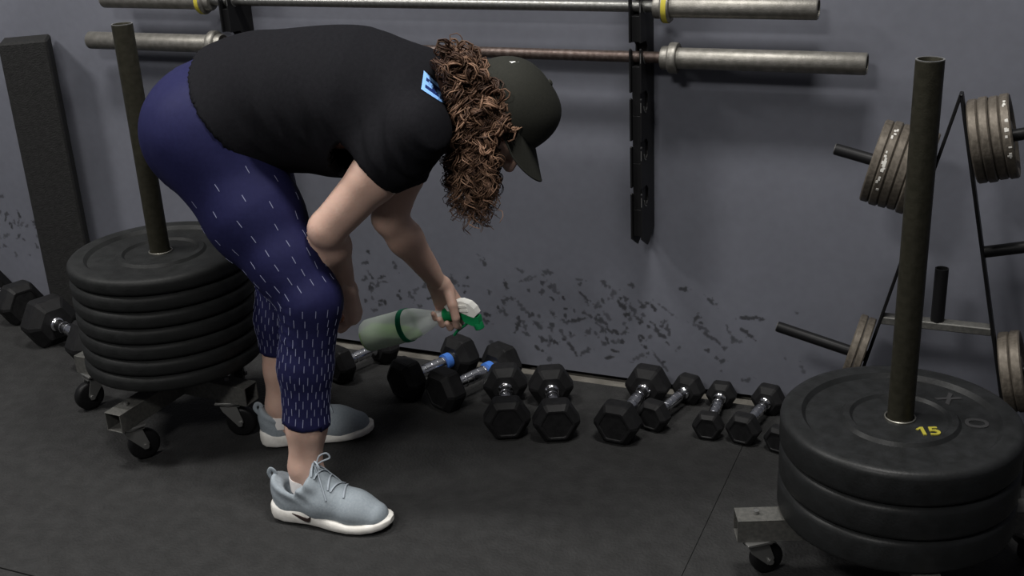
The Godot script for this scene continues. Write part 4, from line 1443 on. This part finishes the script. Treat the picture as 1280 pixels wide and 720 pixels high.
func shoe(who: Node3D, heel: Vector3, fwd: Vector3, out: float, ankle: Vector3) -> void:
	fwd = fwd.normalized()
	var bs := Basis(fwd, Vector3.UP, fwd.cross(Vector3.UP))
	# upper
	var F := Field.new(Vector3(-0.03, 0.008, -0.075), Vector3(0.31, 0.16, 0.075), 0.0048)
	var Z := Vector3(0, 0, 1)
	F.bone(Vector3(0.244, 0.028, 0.002 * out), Vector3(0.195, 0.038, 0), 0.029, 0.036, 0.02, Z, 1.22)
	F.bone(Vector3(0.195, 0.038, 0), Vector3(0.125, 0.052, 0), 0.037, 0.046, 0.03, Z, 0.98)
	F.bone(Vector3(0.125, 0.054, 0), Vector3(0.095, 0.085, 0), 0.044, 0.040, 0.03, Z, 0.88)
	F.bone(Vector3(0.036, 0.035, 0), Vector3(0.030, 0.085, 0), 0.038, 0.031, 0.02, Z, 0.90)
	F.bone(Vector3(0.045, 0.045, 0), Vector3(0.13, 0.048, 0), 0.035, 0.038, 0.02)
	F.bone(Vector3(0.035, 0.08, 0), Vector3(0.095, 0.095, 0), 0.033, 0.036, 0.02)
	F.bone(Vector3(0.094, 0.10, 0), Vector3(0.088, 0.125, 0), 0.026, 0.020, 0.02, Z, 1.25)
	# the collar dips at the ankle and opens round it
	F.bone(Vector3(0.052, 0.135, -0.10), Vector3(0.052, 0.135, 0.10), 0.050, 0.050, 0.008, Vector3.ZERO, 1.0, 1)
	F.bone(Vector3(0.058, 0.075, 0), Vector3(0.056, 0.20, 0), 0.030, 0.036, 0.006, Vector3.ZERO, 1.0, 1)
	F.cut(Vector3(0.1, 0.014, 0), Vector3(0, -1, 0))
	F.push(func(p: Vector3) -> float: return 0.0022 * sin(p.y * 200.0 + p.x * 110.0) * exp(-pow((p.x - 0.06) / 0.05, 2.0)) * clampf((p.y - 0.05) / 0.02, 0.0, 1.0))
	var mb := MB.new()
	F.net(mb)
	var up := part("shoe", mb, M.knit, who, heel - PB, bs)
	# midsole
	var rows := []
	for s in [[-0.004, 0.012, 0.016, 0.040], [0.000, 0.024, 0.008, 0.047], [0.010, 0.0345, 0.003, 0.049], [0.035, 0.0395, 0.0, 0.045], [0.065, 0.0385, 0.0, 0.042], [0.095, 0.0385, 0.0005, 0.043], [0.125, 0.042, 0.0005, 0.040], [0.160, 0.0475, 0.0, 0.031], [0.195, 0.050, 0.0, 0.026], [0.225, 0.0475, 0.001, 0.026], [0.250, 0.041, 0.004, 0.028], [0.268, 0.031, 0.008, 0.030], [0.278, 0.020, 0.012, 0.030], [0.283, 0.009, 0.016, 0.028]]:
		var ring := []
		for k in 20:
			var a := TAU * k / 20.0
			var cx := signf(cos(a)) * pow(absf(cos(a)), 0.55)
			var cy := signf(sin(a)) * pow(absf(sin(a)), 0.55)
			var mid: float = (s[2] + s[3]) / 2
			ring.append(Vector3(s[0], mid + cy * (s[3] - s[2]) / 2, cx * (s[1] + 0.002) + 0.004 * out * sin(clampf((s[0] - 0.08) / 0.2, 0, 1) * PI)))
		rows.append(ring)
	var sm := MB.new()
	sm.loft(rows)
	part("midsole", sm, M.sole, up)
	# swoosh-shaped dark mark on the outer side of the midsole
	var sw := PackedVector2Array([Vector2(0.062, 0.036), Vector2(0.078, 0.026), Vector2(0.092, 0.0195), Vector2(0.100, 0.0185), Vector2(0.1045, 0.021), Vector2(0.106, 0.028), Vector2(0.1045, 0.032), Vector2(0.1015, 0.0285), Vector2(0.097, 0.027), Vector2(0.088, 0.029), Vector2(0.076, 0.0325)])
	var mk := MB.new()
	mk.prism(sw, 0.003, Transform3D(Basis(), Vector3(0, 0, out * 0.0445)))
	part("dark_mark", mk, M.dark_mark, up)
	# laces
	for k in 5:
		var x := 0.105 + k * 0.018
		var ln := []
		for j in 9:
			var zz := lerpf(-0.026, 0.026, j / 8.0)
			var h := F.hit(Vector3(x + (0.006 if k % 2 == 0 else -0.006) * (j / 4.0 - 1.0), 0.155, zz), Vector3.DOWN, 0.15)
			if h != Vector3.INF:
				ln.append(h + Vector3(0, 0.002, 0))
		if ln.size() > 2:
			var lb := MB.new()
			lb.tube(ln, [0.0026], 6, 0.6, Vector3.UP)
			part("lace", lb, M.lace, up)
	var knot := F.hit(Vector3(0.112, 0.155, 0), Vector3.DOWN, 0.15) + Vector3(0, 0.004, 0)
	for s in [-1.0, 1.0]:
		var lb := MB.new()
		lb.tube(smooth([knot, knot + Vector3(0.004, 0.016, s * 0.012), knot + Vector3(0.016, 0.018, s * 0.024), knot + Vector3(0.022, 0.006, s * 0.026), knot + Vector3(0.010, 0.004, s * 0.012), knot], 5), [0.0021], 6)
		part("lace_loop", lb, M.lace, up)
		var le := MB.new()
		var tail := []
		for j in 7:
			var p := Vector3(0.112 + j * 0.006, 0.155, s * (0.004 + j * 0.0062))
			var h := F.hit(p, Vector3.DOWN, 0.15)
			tail.append(h + Vector3(0, 0.003, 0) if h != Vector3.INF else p)
		le.tube(tail, [0.002], 6)
		part("lace_end", le, M.lace, up)
	var hl2 := MB.new()
	hl2.tube(smooth([Vector3(0.000, 0.088, 0), Vector3(-0.008, 0.104, 0), Vector3(-0.002, 0.116, 0), Vector3(0.007, 0.110, 0), Vector3(0.006, 0.095, 0)], 6), [0.0055], 8, 0.32, Vector3(0, 0, 1))
	part("heel_loop", hl2, M.knit, up)
	var so := MB.new()
	var up2 := Basis()
	so.lathe([Vector2(0.030, -0.055), Vector2(0.0385, -0.05), Vector2(0.0390, -0.022), Vector2(0.0385, -0.018), Vector2(0.030, -0.018)], Transform3D(up2, ankle - PB), 28)
	part("sock", so, M.sock, who)

# ------------------------------------------------------------------ spray bottle in the far hand
func spray_bottle() -> void:
	var foot := Vector3(-0.101, 0.2, 0.335)
	var a := Vector3(0.941, 0.340, -0.039).normalized()
	var n := Vector3(0.340, -0.941, 0.0)
	n = (n - a * n.dot(a)).normalized()
	var t := thing("spray_bottle", "milky spray bottle with green band, pale green liquid and white trigger head, held in hand", "spray bottle", foot)
	var bs := Basis(n, a, n.cross(a))          # x nozzle way, y along the bottle
	t.basis = bs
	var prof := [Vector2(0, 0.003), Vector2(0.030, 0.003), Vector2(0.034, 0.0), Vector2(0.039, 0.003), Vector2(0.0425, 0.010), Vector2(0.043, 0.02), Vector2(0.043, 0.125), Vector2(0.042, 0.142), Vector2(0.0385, 0.160), Vector2(0.032, 0.180), Vector2(0.024, 0.202), Vector2(0.0175, 0.222), Vector2(0.0145, 0.238), Vector2(0.0145, 0.256), Vector2(0, 0.256)]
	var b := MB.new()
	b.lathe(prof, Transform3D(), 48)
	var pm := mat(Color(0.96, 0.98, 0.97, 0.52), 0.3)
	pm.transparency = BaseMaterial3D.TRANSPARENCY_ALPHA
	pm.backlight_enabled = true
	pm.backlight = Color(0.6, 0.64, 0.62)
	part("bottle", b, pm, t)
	# liquid: the inside of the bottle below a level surface
	var F := Field.new(Vector3(-0.05, -0.010, -0.05), Vector3(0.05, 0.20, 0.05), 0.0028)
	F.bone(Vector3(0, -0.06, 0), Vector3(0, 0.125, 0), 0.0424, 0.0424, 0.003)
	F.bone(Vector3(0, 0.125, 0), Vector3(0, 0.170, 0), 0.0424, 0.032, 0.003)
	F.cut(Vector3(0, 0.004, 0), Vector3(0, -1, 0))
	var upl := bs.inverse() * Vector3.UP
	F.cut(Vector3(0, 0.075, 0) - upl * 0.002, upl)
	var lq := MB.new()
	F.net(lq)
	var lm := mat(Color(0.66, 0.80, 0.56, 1.0), 0.2)
	part("liquid", lq, lm, t)
	var g := MB.new()
	g.lathe([Vector2(0.042, 0.1225), Vector2(0.0442, 0.1225), Vector2(0.0442, 0.1375), Vector2(0.042, 0.1375)], Transform3D(), 48)
	part("green_band", g, mat(c8(20, 120, 84), 0.5), t)
	# trigger head
	var wm := mat(c8(226, 226, 220), 0.4)
	var gm := mat(c8(22, 128, 76), 0.4)
	var co := MB.new()
	co.lathe([Vector2(0.013, 0.248), Vector2(0.0175, 0.248), Vector2(0.018, 0.252), Vector2(0.018, 0.268), Vector2(0.0165, 0.271), Vector2(0.01, 0.271)], Transform3D(), 24)
	part("collar", co, gm, t)
	var sh := MB.new()
	sh.prism(PackedVector2Array([Vector2(-0.026, 0.262), Vector2(-0.012, 0.266), Vector2(-0.008, 0.282), Vector2(0.000, 0.300), Vector2(0.014, 0.318), Vector2(0.022, 0.330), Vector2(0.016, 0.341), Vector2(0.000, 0.339), Vector2(-0.016, 0.330), Vector2(-0.028, 0.312), Vector2(-0.033, 0.288)]), 0.027)
	var head := part("trigger_head", sh, wm, t)
	for s in [-1.0, 1.0]:
		for k in 2:
			var rb := MB.new()
			rb.prism(PackedVector2Array([Vector2(-0.026 + k * 0.012, 0.272 + k * 0.012), Vector2(-0.020 + k * 0.012, 0.272 + k * 0.012), Vector2(-0.010 + k * 0.012, 0.322), Vector2(-0.016 + k * 0.012, 0.322)]), 0.004, Transform3D(Basis(), Vector3(0, 0, s * 0.0150)))
			part("side_rib", rb, wm, head)
	var gb := MB.new()
	gb.prism(PackedVector2Array([Vector2(-0.010, 0.266), Vector2(0.010, 0.266), Vector2(0.014, 0.292), Vector2(0.030, 0.300), Vector2(0.044, 0.318), Vector2(0.040, 0.338), Vector2(0.024, 0.340), Vector2(0.016, 0.318), Vector2(0.002, 0.300)]), 0.022)
	part("green_body", gb, gm, t)
	var nz := MB.new()
	nz.lathe([Vector2(0, 0), Vector2(0.012, 0), Vector2(0.013, 0.003), Vector2(0.0125, 0.016), Vector2(0.010, 0.018), Vector2(0, 0.018)], Transform3D(Basis(Vector3(0, 1, 0), Vector3(1, 0, 0), Vector3(0, 0, -1)), Vector3(0.040, 0.328, 0)), 12)
	part("nozzle", nz, gm, t)
	var tg := MB.new()
	tg.tube(smooth([Vector3(0.026, 0.304, 0), Vector3(0.036, 0.296, 0), Vector3(0.042, 0.280, 0), Vector3(0.048, 0.264, 0), Vector3(0.056, 0.252, 0)], 5), [0.0075], 10, 0.5, Vector3(1, 0, 0))
	part("trigger", tg, gm, t)
